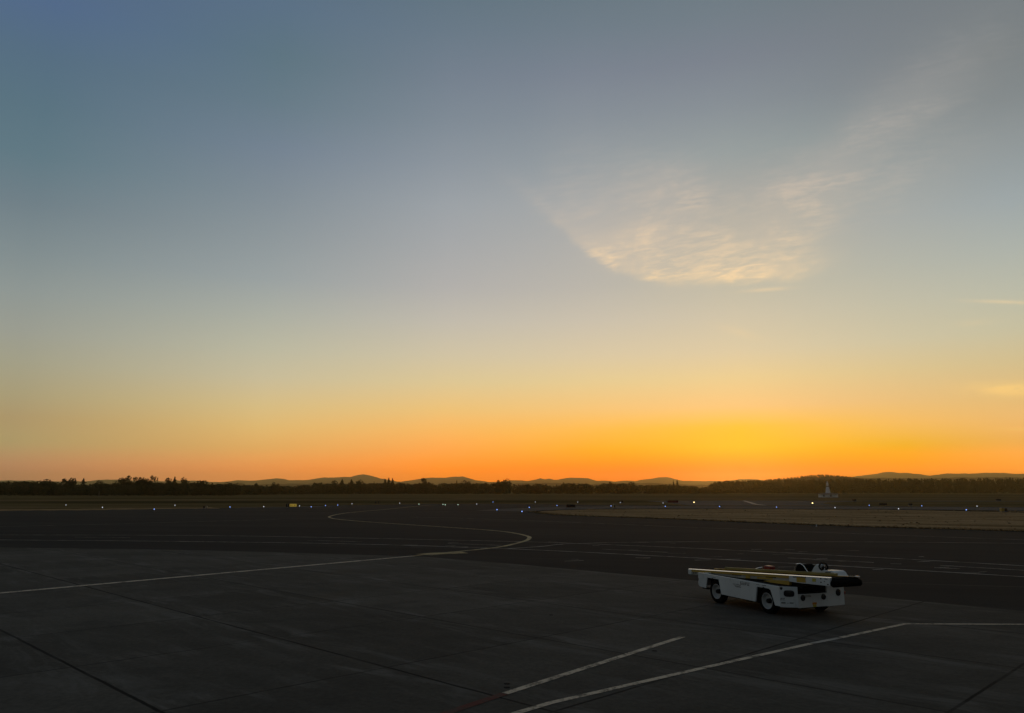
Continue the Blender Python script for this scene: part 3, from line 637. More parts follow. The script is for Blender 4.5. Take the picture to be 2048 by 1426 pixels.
belt(-900, 440, 645, 700, lambda p: interp(p, xsL, ysL), 470, ('broad', 'broad', 'tall', 'bush'), (9, 15))
belt(-900, 440, 628, 645, lambda p: interp(p, xsL, ysL) + 6, 330, ('bush', 'bush', 'broad'), (7, 13))
def dist_mid(px): return interp(px, (400, 560, 700, 1250, 1480), (700, 850, 990, 1060, 1180))
hM = [(400, 969), (470, 970.5), (560, 971), (600, 969), (650, 967), (730, 966), (800, 966), (850, 965.5), (940, 966), (980, 966), (1040, 968), (1100, 967.5), (1200, 967), (1290, 968), (1330, 968.5), (1400, 971), (1450, 975), (1500, 976)]
xsM, ysM = [p[0] for p in hM], [p[1] for p in hM]
for i in range(520):
    px = rnd.uniform(400, 1480); d = dist_mid(px) + rnd.uniform(0, 70); ty = interp(px, xsM, ysM) + rnd.choice((0, 0, 1, 5))
    h = (CH + (983 - ty) / 1540 * d) * rnd.uniform(0.8, 1.04); q = at(px, 1500)
    spots.append((q.x / q.y * d, d, h, rnd.uniform(10, 17), rnd.choice(('broad', 'broad', 'bush', 'tall', 'conifer'))))
wood('treeline', spots, 'long dark mixed treeline along the far side of the airfield', M_leaf)
spots = []
hR = [(1440, 973), (1452, 964), (1480, 961.5), (1540, 960.5), (1600, 959), (1800, 957.5), (2048, 956.5), (2950, 954)]
xsR, ysR = [p[0] for p in hR], [p[1] for p in hR]
for i in range(620):
    px = 1446 + (2900 - 1446) * (i / 620) ** 1.25 + rnd.uniform(-4, 4); d = 1450 + rnd.uniform(0, 110) + max(0, 1520 - px) * 1.0
    h = (CH + (983 - interp(px, xsR, ysR)) / 1540 * d) * rnd.uniform(0.86, 1.03); q = at(px, 1500)
    spots.append((q.x / q.y * d, d, h, rnd.uniform(9, 15), rnd.choice(('conifer', 'conifer', 'tall', 'broad'))))
for i in range(300):
    px = rnd.uniform(1450, 2900); d = 1430 + rnd.uniform(0, 20); q = at(px, 1500)
    spots.append((q.x / q.y * d, d, rnd.uniform(8, 18), rnd.uniform(12, 20), 'bush'))
wood('conifer_forest', spots, 'level brown-dark forest band across the right side under the hills', M_leaf[:2])
spots = []
xsN, ysN = [p[0] for p in near_sky], [p[1] for p in near_sky]
for i in range(420):
    px = rnd.uniform(1440, 1790); s = rnd.choice((0, 0, 0, -60, -110)); d = 2700 + s + rnd.uniform(-20, 20); q = at(px, 1500)
    z0 = CH + (983 - interp(px, xsN, ysN)) / 1540 * 2700 * (1 + s / 800.0)
    h = rnd.uniform(5, 9.5) if s == 0 else rnd.uniform(7, 10)
    spots.append((q.x / q.y * d, d, h, rnd.uniform(5, 9), 'conifer', z0 - 2))
rng = np.random.default_rng(8); vv = []
libc = [crown('conifer', 130, 0.075, 700 + v) for v in range(5)]
for i, (x, y, h, w, k, z0) in enumerate(spots):
    V = libc[i % 5]; vv.append(np.stack([V[:, 0] * w + x, V[:, 1] * w + y, V[:, 2] * h + z0], 1))
me = mesh_from('ridge_forest', np.concatenate(vv), [M_leaf[0]])
o = bpy.data.objects.new('ridge_forest', me); COL.objects.link(o)
tag(o, 'saw-toothed conifers covering the low hill beside the sunset glow', 'woodland', kind='stuff')

# dry grass tufts on the island: they roughen its edge
rng = np.random.default_rng(21)
def inside(poly, P):
    c = np.zeros(len(P), bool); n = len(poly)
    for i in range(n):
        a, b = poly[i], poly[i - 1]
        cond = (a[1] > P[:, 1]) != (b[1] > P[:, 1])
        c ^= cond & (P[:, 0] < (b[0] - a[0]) * (P[:, 1] - a[1]) / ((b[1] - a[1]) + 1e-9) + a[0])
    return c
poly = [(p.x, p.y) for p in isl]
P = np.stack([rng.uniform(0, 110, 60000), rng.uniform(50, 152, 60000)], 1)
P = P[inside(poly, P)][:900]
Pe = []
for a, b in zip(A(*island_lo)[:-1], A(*island_lo)[1:]):
    n = int((b - a).length * 26); t = rng.uniform(0, 1, n)[:, None]
    Pe.append(np.array([[a.x, a.y]]) * (1 - t) + np.array([[b.x, b.y]]) * t + rng.normal(0, 0.28, (n, 2)) + np.array([[.25, .35]]))
P = np.concatenate([P] + Pe); n = len(P)
th = rng.uniform(0, 6.283, n); w = rng.uniform(0.06, 0.22, n); h = rng.gamma(3.0, 0.018, n) + 0.02
lean = rng.normal(0, 0.07, (n, 2))
dx_, dy_ = np.cos(th) * w, np.sin(th) * w; z = np.full(n, 0.015)
V = np.stack([np.stack([P[:, 0] - dx_, P[:, 1] - dy_, z], 1), np.stack([P[:, 0] + dx_, P[:, 1] + dy_, z], 1),
              np.stack([P[:, 0] + dx_ * .5 + lean[:, 0], P[:, 1] + dy_ * .5 + lean[:, 1], z + h], 1), np.stack([P[:, 0] - dx_ * .6 + lean[:, 0], P[:, 1] - dy_ * .6 + lean[:, 1], z + h * .8], 1)], 1).reshape(-1, 3)
M_tuft = [mat('dry_grass_blade', (0.38, 0.24, 0.115), 1.0, 0.0), mat('brown_grass_blade', (0.24, 0.165, 0.08), 1.0, 0.0)]
me = mesh_from('dry_grass', V, M_tuft, rng.integers(0, 2, n))
o = bpy.data.objects.new('dry_grass', me); COL.objects.link(o)
tag(o, 'dry straw-coloured grass growing on the island beside the taxiway', 'grass', kind='stuff')

# ------------------------------------------------------------------ airfield lights and signs
M_fix = mat('fixture_grey', (0.10, 0.10, 0.10), 0.6)
M_blue = mat('blue_light_globe', (0.1, 0.2, 0.8), 0.3, emit=(0.24, 0.40, 1.0), estr=1.8)
M_white = mat('white_light_globe', (0.8, 0.8, 0.8), 0.3, emit=(0.85, 0.90, 1.0), estr=1.05)
M_amber = mat('amber_light_globe', (0.8, 0.6, 0.2), 0.3, emit=(1.0, 0.75, 0.30), estr=3.2)
M_green = mat('green_light_globe', (0.4, 0.8, 0.5), 0.3, emit=(0.70, 1.0, 0.75), estr=1.3)
def light_mesh(r):
    mb = MB(); mb.lathe([(0.13, 0.0), (0.13, 0.03), (0.05, 0.05), (0.03, 0.08), (0.03, 0.24), (0.07, 0.26), (0.07, 0.29)], (0, 0, 0), 'z', 10)
    mb.cur = 1; mb.lathe([(0.05, 0.29), (r, 0.29 + r * .5), (r, 0.29 + r * 1.1), (r * .6, 0.29 + r * 1.7), (0.01, 0.29 + r * 1.9)], (0, 0, 0), 'z', 10)
    return mb
LM = {}
for nm, m in (('b', M_blue), ('w', M_white), ('a', M_amber), ('g', M_green)):
    o = light_mesh(0.075 if nm != 'a' else 0.15).build('taxiway_light', [M_fix, m]); LM[nm] = o.data; bpy.data.objects.remove(o)
lights = [
    (132, 1009.3, 'w', 'pale taxiway light farthest left on the airfield'),
    (205, 1014.0, 'w', 'pale taxiway light second from the left edge, below the tallest tree'),
    (308.5, 1017.5, 'b', 'blue edge light nearest the dark asphalt at left, below three spaced trees'),
    (350, 1009.8, 'w', 'pale taxiway light set back in the grass right of the lowest left blue light'),
    (460, 1013.3, 'b', 'blue edge light right of the small marker box at left'),
    (527.5, 1012.6, 'w', 'pale edge light midway between the small marker box and the lit yellow sign'),
    (599, 1011.2, 'w', 'pale edge light touching the right end of the lit yellow sign'),
    (622.5, 1013.0, 'b', 'blue edge light second to the right of the lit yellow sign'),
    (651, 1010.3, 'b', 'blue edge light third to the right of the lit yellow sign'),
    (675.5, 1009.5, 'b', 'bluish edge light above the tip of the hairpin taxi line'),
    (704, 1007.0, 'w', 'pale edge light left of the two small black posts'),
    (799.5, 1005.8, 'w', 'pale light right of the two small black posts'),
    (838, 1007.6, 'g', 'dim light left of the end of the curving taxi line'),
    (886, 1008.2, 'g', 'greenish light, left of the pair at the end of the taxi line'),
    (890.5, 1008.9, 'g', 'greenish light, right of the pair at the end of the taxi line'),
    (916, 1008.7, 'g', 'pale green light just right of the end of the taxi line'),
    (953.5, 1007.5, 'w', 'white light between the end of the taxi line and a far blue light'),
    (986, 1003.5, 'b', 'farthest blue light, above the tip of the grass island'),
    (1070.5, 1003.5, 'w', 'far pale light above the two close blue lights of the island tip'),
    (1155.5, 1003.6, 'w', 'far pale light above the larger dark sign'),
    (994, 1018.5, 'b', 'dim blue light left of the island tip'),
    (1044, 1022.0, 'b', 'blue light standing at the tip of the grass island'),
    (1058.5, 1014.0, 'b', 'blue light just behind the tip of the grass island'),
    (1114, 1010.5, 'b', 'blue light left of the larger dark sign'),
    (1222, 1011.3, 'b', 'bluish light just left of the tan cabinet'),
    (1240.5, 1004.5, 'w', 'pale light beside a small black box above the tan cabinet'),
    (1326, 1005.5, 'w', 'pale light left of the dark red sign'),
    (1330.5, 1012.0, 'b', 'blue light in front of the dark red sign'),
    (1388, 1004.5, 'a', 'bright yellowish light right of the dark red sign'),
    (1439, 1012.3, 'b', 'blue light below the sunset glow on the taxiway edge'),
    (1553, 1013.5, 'b', 'blue light right of the short white turn line'),
    (1625, 1006.3, 'a', 'bright yellow light left of the white navigation beacon'),
    (1670, 1014.5, 'w', 'pale light below the white navigation beacon'),
    (1738.5, 1010.0, 'b', 'blue light left of the black sign at right'),
    (1797, 1016.8, 'w', 'pale light on the near taxiway edge right of the black sign'),
    (1843.5, 1011.0, 'b', 'blue light right of the small black box beside the black sign'),
    (1932.5, 1018.8, 'b', 'bluest light, on the near taxiway edge left of the yellow box'),
    (1954, 1011.7, 'w', 'pale light farthest right, behind the yellow box'),
]
for px, py, k, lb in lights:
    p = at(px, py, 0.42); o = bpy.data.objects.new('taxiway_light', LM[k]); COL.objects.link(o)
    o.location = (p.x, p.y, 0.005); tag(o, lb, 'light', 'lights along the taxiways')

M_black = mat('black_panel', (0.012, 0.010, 0.009), 0.6)
M_yface = mat('yellow_sign_face', (0.60, 0.44, 0.05), 0.5, emit=(0.70, 0.48, 0.08), estr=0.28)
M_char = mat('sign_character_black', (0.03, 0.02, 0.005), 0.6, emit=(0.22, 0.12, 0.0), estr=0.30)
M_steel = mat('galvanised_steel', (0.25, 0.25, 0.25), 0.5, metal=0.4)
def sign(px, py, wpx, hpx, label, name='airfield_sign', face=None, kind=None, yaw=0.0):
    p = at(px, py); k = p.y / 1540.0; w, h = wpx * k, hpx * k
    e = empty(name, (p.x, p.y, 0.003), yaw); tag(e, label, 'sign')
    lg = min(0.18, h * 0.2)
    b = MB(); b.box(-w / 2, w / 2, 0, 0.22, lg, h); b.build('cabinet', face[0] if face and kind == 'plain' else M_black, e, 0.015)
    for s in (-1, 1):
        l = MB(); l.tube([(s * w * .36, 0.11, 0), (s * w * .36, 0.11, lg)], 0.03, 6); l.lathe([(0.09, 0), (0.09, 0.015)], (s * w * .36, 0.11, 0), 'z', 8); l.build('leg', M_steel, e)
    return e, w, h, lg
# lit yellow sign with a black location panel at its left
e, w, h, lg = sign(582.5, 1015.0, 21, 7.2, 'lit yellow sign with dark characters and a black panel at its left end')
f = MB(); f.box(-w / 2 + w * .34, w / 2 - 0.03, -0.012, 0.0, lg + 0.04, h - 0.03); f.build('yellow_face', M_yface, e, 0.004)
for i, (u, ww) in enumerate(((0.46, .10), (0.64, .055), (0.83, .09))):
    c = MB(); x = -w / 2 + w * u; c.box(x - w * ww / 2, x + w * ww / 2, -0.02, -0.0125, lg + 0.16, h - 0.17); c.build('character', M_char, e)
c = MB(); c.box(-w / 2 + w * .13, -w / 2 + w * .17, -0.01, 0.0, lg + 0.10, h - 0.08); c.build('character', mat('pale_character', (0.35, 0.30, 0.2), 0.6), e)
sign(1141.5, 1016.6, 17.5, 7.4, 'larger dark sign seen from behind at the left end of the grass island')
sign(1767, 1011.4, 14.5, 4.8, 'black sign seen from behind on the taxiway at right')
e, w, h, lg = sign(1346, 1006.4, 21, 5.4, 'dark red sign with faint pale characters in the far taxiway')
M_rface = mat('dark_red_sign_face', (0.16, 0.022, 0.014), 0.6); M_rch = mat('faded_character', (0.30, 0.10, 0.07), 0.6)
f = MB(); f.box(-w / 2 + .04, w / 2 - .04, -0.012, 0, lg + .05, h - .04); f.build('red_face', M_rface, e)
for u in (0.38, 0.46, 0.66, 0.74):
    c = MB(); x = -w / 2 + w * u; c.box(x - .09, x + .09, -0.02, -0.0125, lg + .2, h - .2); c.build('character', M_rch, e)
def cabinet(px, py, wpx, hpx, dpt, m, label, name, lid=None):
    p = at(px, py); k = p.y / 1540.0; w, h = wpx * k, hpx * k
    e = empty(name, (p.x, p.y, 0.003)); tag(e, label, 'box')
    b = MB(); b.box(-w / 2 - .06, w / 2 + .06, -.06, dpt + .06, 0, 0.08); b.build('base', M_steel, e, .01)
    b = MB(); b.box(-w / 2, w / 2, 0, dpt, 0.08, h * .93); b.build('body', m, e, .02)
    b = MB(); b.prism([(-w / 2 - .03, h * .93), (w / 2 + .03, h * .93), (w / 2 - .04, h), (-w / 2 + .04, h)], 'y', -.03, dpt + .03); b.build('lid', lid or m, e)
    return e
M_tan = mat('tan_cabinet_paint', (0.42, 0.34, 0.20), 0.6, var=.2); M_ybox = mat('yellow_box_paint', (0.50, 0.32, 0.07), 0.55, var=.2)
cabinet(1229.5, 1016.6, 4.6, 8.4, .4, M_tan, 'tan cabinet with a dark front on the far edge of the grass island', 'equipment_cabinet')
p = at(1229.5, 1016.6); b = MB(); b.box(p.x - .13, p.x + .07, p.y - .014, p.y - .002, .18, .68)
o = b.build('cabinet_door', M_black); o.parent = bpy.data.objects['equipment_cabinet']; o.location = (-p.x, -p.y, 0)
cabinet(2006.5, 1024.2, 6.0, 7.6, .5, M_ybox, 'yellow box on the taxiway edge at the far right', 'marker_box')
cabinet(2013, 1023.4, 4.0, 6.6, .5, M_black, 'dark box standing right against the yellow box at far right', 'marker_box')
cabinet(1822, 1011.2, 6, 4.0, .5, M_black, 'small black box right of the black sign', 'marker_box')
cabinet(1244.6, 1006.0, 3.0, 4.4, .3, M_black, 'small black box beside a pale light above the tan cabinet', 'marker_box')
cabinet(407.5, 1017.2, 3.2, 5.0, .3, M_black, 'small black marker box on the grass edge at left', 'marker_box')
cabinet(412.5, 1016.4, 3.0, 4.4, .3, M_tan, 'small tan marker box beside the black one at left', 'marker_box')
cabinet(1709, 1002.4, 6, 4.2, .8, M_black, 'dark box behind the far taxiway right of the white beacon', 'marker_box')
cabinet(1998, 1001.8, 8, 3.2, .8, M_black, 'low dark box in the far grass at right', 'marker_box')
def post(px, py, wpx, hpx, m, label):
    p = at(px, py); k = p.y / 1540.0; w, h = wpx * k / 2, hpx * k
    b = MB(); b.lathe([(w * 1.6, 0), (w * 1.6, .03), (w, .05), (w, h * .9), (w * .7, h), (0.01, h * 1.01)], (0, 0, 0), 'z', 10)
    o = b.build('marker_post', m); o.location = (p.x, p.y, .003); tag(o, label, 'post', 'small posts on the airfield')
post(751.5, 1007.2, 2.4, 4.6, M_black, 'left one of the two small black posts below the conifer cluster')
post(757, 1007.2, 2.4, 4.6, M_black, 'right one of the two small black posts below the conifer cluster')
post(197.5, 993.4, 1.0, 11, mat('pale_post', (0.16, 0.14, 0.10), .7), 'thin tall pole in front of the tallest tree at left')
post(1633, 1053.2, 1.6, 4.4, mat('white_stake', (0.75, 0.72, 0.66), .6), 'short white stake on the near edge of the grass island')

# ------------------------------------------------------------------ VOR beacon building
p = at(1656.5, 994.6); k = p.y / 1540.0
M_vor = mat('white_beacon_paint', (0.78, 0.75, 0.70), 0.7, var=.15, vscale=.6); M_roof = mat('beacon_roof_edge', (0.20, 0.17, 0.14), .7)
e = empty('navigation_beacon', (p.x, p.y, 0)); tag(e, 'white round navigation beacon building with a cone on its roof before the dark forest', 'beacon')
b = MB(); b.lathe([(18.0 * k, 0), (18.0 * k, 6.6 * k)], (0, 0, 0), 'z', 40); b.build('wall', M_vor, e)
b = MB(); b.lathe([(20.5 * k, 6.62 * k), (21.5 * k, 7.3 * k), (5 * k, 8.1 * k), (0.1, 8.2 * k)], (0, 0, 0), 'z', 40); b.build('roof', M_roof, e)
b = MB(); b.lathe([(4.7 * k, 8.05 * k), (2.6 * k, 19.6 * k), (2.5 * k, 20.2 * k)], (0, 0, 0), 'z', 24); b.build('cone', M_vor, e, smooth=False)
b = MB(); b.lathe([(1.7 * k, 20.2 * k), (1.7 * k, 22.2 * k)], (0, 0, 0), 'z', 16); b.build('collar', M_roof, e)
b = MB(); b.lathe([(2.0 * k, 22.2 * k), (2.0 * k, 26 * k), (1.0 * k, 29 * k), (0.3 * k, 31.8 * k)], (0, 0, 0), 'z', 16); b.build('antenna', M_vor, e)
for i in range(4):
    a = -2.4 + i * 0.36; q = 18.0 * k + .02
    b = MB(); b.box(-.45, .45, -.03, .03, 1.1 * k, 5.4 * k); o = b.build('wall_panel', M_vor if i % 2 else M_roof, e); o.location = (q * math.cos(a), q * math.sin(a), 0); o.rotation_euler = (0, 0, a + R(90))

# ------------------------------------------------------------------ BELT LOADER
# local axes: x towards its front, y towards its far (driver's) side, z up; origin under the middle
rear = at(1431, 1207); frnt = at(1531, 1228)
yaw = math.atan2(frnt.y - rear.y, frnt.x - rear.x)
OX, OY = 1.1, 1.0
o0 = rear + Vector((math.cos(yaw), math.sin(yaw), 0)) * OX + Vector((-math.sin(yaw), math.cos(yaw), 0)) * OY
BL = empty('belt_loader', (o0.x, o0.y, 0.012), yaw)
tag(BL, 'white airport belt loader with a yellow conveyor parked on the concrete apron', 'belt loader')
class LB(MB):
    def build(s, *a, **k):
        s.v = [(x - OX, y - OY, z) for x, y, z in s.v]; return MB.build(s, *a, **k)
M_wp = mat('white_vehicle_paint', (0.66, 0.68, 0.66), 0.38, 0.4, var=0.10, vscale=1.6, dirt=((0.28, 0.26, 0.22), 0.35))
M_yp = mat('yellow_conveyor_paint', (0.50, 0.32, 0.045), 0.4, 0.4, var=0.15, vscale=3, dirt=((0.20, 0.14, 0.04), 0.5))
M_al = mat('bare_aluminium_rail', (0.85, 0.82, 0.80), 0.24, 0.5, metal=1.0)
M_far = mat('faded_yellow_rail_paint', (0.36, 0.28, 0.09), 0.5, 0.3, var=0.15)
M_rub = mat('black_rubber', (0.006, 0.006, 0.005), 0.9, 0.05)
M_belt = mat('conveyor_belt_rubber', (0.012, 0.009, 0.008), 1.0, 0.0, var=.3)
M_ch = mat('dark_chassis', (0.014, 0.013, 0.012), 0.8, 0.15)
M_rim = mat('white_wheel_paint', (0.50, 0.50, 0.48), 0.45, 0.4, var=.12, vscale=5, dirt=((0.22, 0.20, 0.17), .5))
M_lens = mat('dark_lamp_lens', (0.02, 0.02, 0.022), 0.12, 0.5)
M_mark = mat('worn_black_lettering', (0.03, 0.035, 0.035), 0.6)
M_or = mat('orange_warning_sticker', (0.62, 0.24, 0.02), 0.5); M_ylw = mat('yellow_sticker', (0.50, 0.42, 0.05), 0.5)
M_rd = mat('red_extinguisher_paint', (0.22, 0.012, 0.008), 0.35, 0.4)
# near side panel with its two angular wheel openings
side = [(-0.80, 0.82), (-0.81, 0.66), (-0.78, 0.62), (-0.82, 0.52), (-0.80, 0.44), (-0.74, 0.40), (-0.44, 0.385), (-0.36, 0.70), (0.19, 0.70), (0.285, 0.315), (0.30, 0.285), (1.79, 0.265), (1.875, 0.655),
        (1.89, 0.675), (2.34, 0.675), (2.42, 0.645), (2.57, 0.262), (2.77, 0.262), (2.77, 0.775)]
def panel_y(pts, y0, y1, name, m=M_wp):
    b = LB(); b.prism(pts, 'y', y0, y1); return b.build(name, m, BL, 0.008)
panel_y(side, 0.0, 0.045, 'side_panel'); panel_y(side, 2.03, 2.075, 'side_panel')
# front: left chamfer, middle with its opening, right chamfer
b = LB()
def plate(p, q, z0, z1, th=0.045, z1b=None):
    d = Vector((q[0] - p[0], q[1] - p[1])).normalized(); n = Vector((-d.y, d.x)) * th
    vs = []
    for (x, y), zt in ((p, z1), (q, z1b or z1)):
        for k in (0, 1):
            for z in (z0, zt): vs.append((x + n.x * k, y + n.y * k, z))
    b.add(vs, [(0, 1, 3, 2), (4, 6, 7, 5), (0, 4, 5, 1), (2, 3, 7, 6), (0, 2, 6, 4), (1, 5, 7, 3)])
plate((2.772, 0.0), (3.05, 0.37), 0.245, 0.775); plate((3.05, 0.372), (3.05, 1.378), 0.235, 0.585); plate((3.05, 1.38), (2.97, 2.075), 0.225, 0.785)
b.build('front_panel', M_wp, BL, 0.006)
b = LB(); b.box(-0.80, -0.755, 0.047, 2.028, 0.42, 0.80); b.build('rear_panel', M_wp, BL, 0.006)
b = LB(); b.box(-0.75, 2.76, 0.048, 2.027, 0.735, 0.76); b.box(2.762, 3.0, .40, 1.36, 0.60, 0.62); b.build('deck', M_ch, BL)
b = LB(); b.box(-0.70, 2.95, 0.42, 1.66, 0.20, 0.60); b.box(.45, 1.70, .12, 1.95, .24, .60); b.box(.55, 1.6, .6, 1.5, .13, .20); b.box(.42, 1.78, 1.52, 2.0, .11, .24); b.box(-0.72, 2.74, 0.30, 1.78, 0.60, 0.733)  # lowest boxes are added to keep horizon light out from underneath
for u in (0.0, 2.2): b.tube([(u, .10, .33), (u, 1.95, .33)], .06, 8)
b.build('chassis_and_light_block', M_ch, BL)
b = LB(); b.box(-0.74, -0.44, 0.10, 0.20, 0.335, 0.385); b.build('step_bracket', M_ch, BL, 0.005)
b = LB(); b.box(-1.0, -0.803, 0.92, 1.10, 0.44, 0.50); b.build('tow_hitch', M_ch, BL, 0.005)
b = LB()
for u in (-0.085, 2.155):
    c_ = LB(); c_.box(u - .30, u + .30, 0.048, 0.30, 0.70, 0.728); c_.build('wheel_arch_liner', M_ch, BL)
for u in (0.0, 2.2):
    c_ = LB(); c_.box(u - .33, u + .31, 0.31, 0.33, 0.25, 0.70); c_.build('wheel_arch_liner', M_ch, BL)
# wheels
def wheel(u, v, out):
    b = LB(); w = 0.20; R0 = 0.335
    yo = v; yi = v - out * w
    prof = [(0.215, 0.006), (0.235, -0.004), (0.285, -0.008), (0.318, 0.012), (R0, 0.035), (R0, w - .035), (0.318, w - .01), (0.285, w), (0.215, w)]
    b.lathe([(r, -out * q) for r, q in prof], (u, yo, R0 - .003), 'y', 40, closed=True)
    for i in range(40):                        # tread blocks
        a = 2 * math.pi * i / 40; r = R0 + .003
        c, s = math.cos(a), math.sin(a); t = .016
        vs = []
        for dy in (.04, w - .04):
            for rr in (R0 - .004, R0 + .007):
                for tt in (-t, t): vs.append((u + c * rr - s * tt, yo - out * dy, R0 - .003 + s * rr + c * tt))
        b.add(vs, [(0, 1, 3, 2), (4, 6, 7, 5), (0, 4, 5, 1), (2, 3, 7, 6), (0, 2, 6, 4), (1, 5, 7, 3)])
    tyre = b.build('wheel', M_rub, BL)
    b = LB(); b.lathe([(0.216, 0.004), (0.208, -0.002), (0.196, 0.010), (0.186, 0.085), (0.16, 0.110), (0.11, 0.118), (0.02, 0.118)], (u, yo, R0 - .003), 'y', 36, caps=False)
    b.v = [(x, yo - out * (y - yo), z) for x, y, z in b.v]
    for i in range(5):
        a = 2 * math.pi * i / 5 + .3; b.lathe([(.013, 0), (.013, .016)], (u + .09 * math.cos(a), yo - out * .117, R0 - .003 + .09 * math.sin(a)), 'y', 6)
    b.build('rim', M_rim, tyre)
    b = LB(); b.lathe([(0.068, -out * .1165), (0.064, -out * .04), (0.052, -out * .012), (0.01, -out * .010)], (u, yo, R0 - .003), 'y', 16); b.build('hub', M_ch, tyre)
for u, v, s in ((0.0, 0.055, -1), (2.2, 0.055, -1), (0.0, 2.02, 1), (2.2, 2.02, 1)): wheel(u, v, s)
# lamps
def lamp(name, c, nrm, rx, rz, square=False):
    n = Vector((nrm[0], nrm[1])).normalized(); tx = Vector((-n.y, n.x)); b = LB(); N = 28
    def ring(sc_, off):
        out = []
        for i in range(N):
            a = 2 * math.pi * i / N; ca, sa = math.cos(a), math.sin(a)
            if square: ca = math.copysign(abs(ca) ** .6, ca); sa = math.copysign(abs(sa) ** .6, sa)
            out.append((c[0] + tx.x * ca * rx * sc_ + n.x * off, c[1] + tx.y * ca * rx * sc_ + n.y * off, c[2] + sa * rz * sc_))
        return out
    vs = ring(1, -.004) + ring(1, .014) + ring(.86, .020) + ring(.80, .008) + ring(.3, .012)
    b.add(vs, [(q * N + i, q * N + (i + 1) % N, (q + 1) * N + (i + 1) % N, (q + 1) * N + i) for q in range(4) for i in range(N)] + [tuple(4 * N + i for i in range(N))])
    return b.build(name, M_lens, BL, smooth=False)
nl = (0.37, -0.28); nr = (0.695, 0.08)
lamp('headlight', (3.052, 0.53, 0.49), (1, 0), .075, .078); lamp('headlight', (3.052, 1.25, 0.485), (1, 0), .075, .078)
lamp('marker_lamp', (2.917, 0.19, 0.605), nl, .135, .083, True); lamp('marker_lamp', (3.000, 1.83, 0.565), nr, .095, .092)
b = LB(); b.box(2.955, 2.975, 2.077, 2.12, .50, .58); b.build('reflector', M_rd, BL)
# illegible worn lettering and stickers
def marks(name, rects, m, plane):
    b = LB()
    for (u, z, w, h) in rects:
        if plane == 'side': b.box(u, u + w, -.003, 0.0, z, z + h)
        elif plane == 'front': b.box(3.05, 3.053, u, u + w, z, z + h)
        elif plane == 'conv': b.box(u, u + w, .447, .4498, z, z + h, 0.0525)
        else:
            d = Vector((0.28, 0.37)).normalized(); n = Vector((0.37, -0.28)).normalized() * .003
            x0, y0 = 2.772 + d.x * u, d.y * u; x1, y1 = 2.772 + d.x * (u + w), d.y * (u + w)
            vs = [(x0, y0, z), (x1, y1, z), (x1, y1, z + h), (x0, y0, z + h)]
            b.add(vs + [(x + n.x, y + n.y, q) for x, y, q in vs], [(3, 2, 1, 0), (4, 5, 6, 7), (0, 1, 5, 4), (1, 2, 6, 5), (2, 3, 7, 6), (3, 0, 4, 7)])
    return b.build(name, m, BL)
rl = random.Random(5); rects = []
for row, (z, u0, u1, h) in enumerate(((.735, 1.19, 1.60, .010), (.700, 1.19, 1.56, .013), (.665, 1.19, 1.40, .015), (.665, 1.47, 1.56, .020), (.640, .86, 1.20, .014), (.605, .92, 1.18, .011), (.575, .95, 1.20, .016))):
    u = u0
    while u < u1: w = rl.uniform(.02, .07); rects.append((u, z + rl.uniform(-.004, .004), min(w, u1 - u), h)); u += w + rl.uniform(.006, .016)
rects += [(1.19, .665, .015, .08), (1.40, .665, .015, .06), (-.06, .735, .13, .008), (2.10, .735, .16, .013), (1.86, .735, .14, .007), (-.12, .705, .05, .018), (2.12, .682, .07, .018)]
marks('lettering', [r for r in rects if r[0] < 1.19 and r[0] > .5], M_mark, 'side'); marks('lettering', [r for r in rects if 1.185 < r[0] < 1.7 and not (r[0] > 1.44 and r[1] < .69)], M_mark, 'side'); marks('lettering', [r for r in rects if 1.44 < r[0] < 1.7 and r[1] < .69], M_mark, 'side')
for r in rects:
    if r[0] > 1.7 or r[0] < .5: marks('decal', [r], M_mark, 'side')
marks('decal', [(.015, .715, .07, .05), (.03, .69, .035, .0248)], M_mark, 'chamfer'); marks('lettering', [(.02, .4705, .11, .012), (.02, .42, .018, .05), (.06, .43, .06, .012)], M_mark, 'chamfer')
for r in ((.03, .345, .11, .028), (.17, .35, .05, .008), (.24, .35, .10, .022)): marks('decal', [r], M_mark, 'chamfer')
marks('lettering', [(.60, .545, .20, .007), (.62, .525, .20, .006), (.58, .505, .24, .008)], M_mark, 'front')
marks('warning_sticker', [(.85, .30, .15, .055)], M_or, 'front'); marks('warning_sticker', [(.865, .238, .12, .06)], M_ylw, 'front')
marks('warning_sticker', [(.92, .255, .02, .035)], M_or, 'front') if False else None
# ---- conveyor: near frame at y 0.45, far frame at 1.49
SL = 0.0525
def zt(u): return 0.80 + SL * (u + 1.95)
def cbox(b, u0, u1, y0, y1, dz0, dz1): b.box(u0, u1, y0, y1, zt(u0) + dz0, zt(u0) + dz1, SL)
b = LB(); cbox(b, -1.78, 4.05, 0.46, 0.50, -.075, -.012); cbox(b, -1.78, 4.0, 1.345, 1.40, -.10, -.012); cbox(b, -1.9, 4.0, .505, 1.34, -.11, -.085)
cbox(b, -1.70, 2.65, 0.452, 0.459, -.078, -.030); b.build('conveyor_frame', M_yp, BL)
b = LB(); cbox(b, -1.95, 4.10, 0.50, 1.34, -.080, -.030); b.build('conveyor_belt', M_belt, BL)
b = LB(); b.add([(u, y, zt(u) + dz) for u in (-1.95, 4.15) for y, dz in ((.446, -.0115), (.446, -.004), (.512, .0105), (.512, -.0115))], [(0, 1, 2, 3), (7, 6, 5, 4), (0, 4, 5, 1), (1, 5, 6, 2), (2, 6, 7, 3), (3, 7, 4, 0)]); b.build('side_rail', M_al, BL, 0.003)
b = LB(); cbox(b, -1.25, 3.45, 1.36, 1.42, -.0115, 0.045); b.build('side_rail', M_far, BL, 0.006)
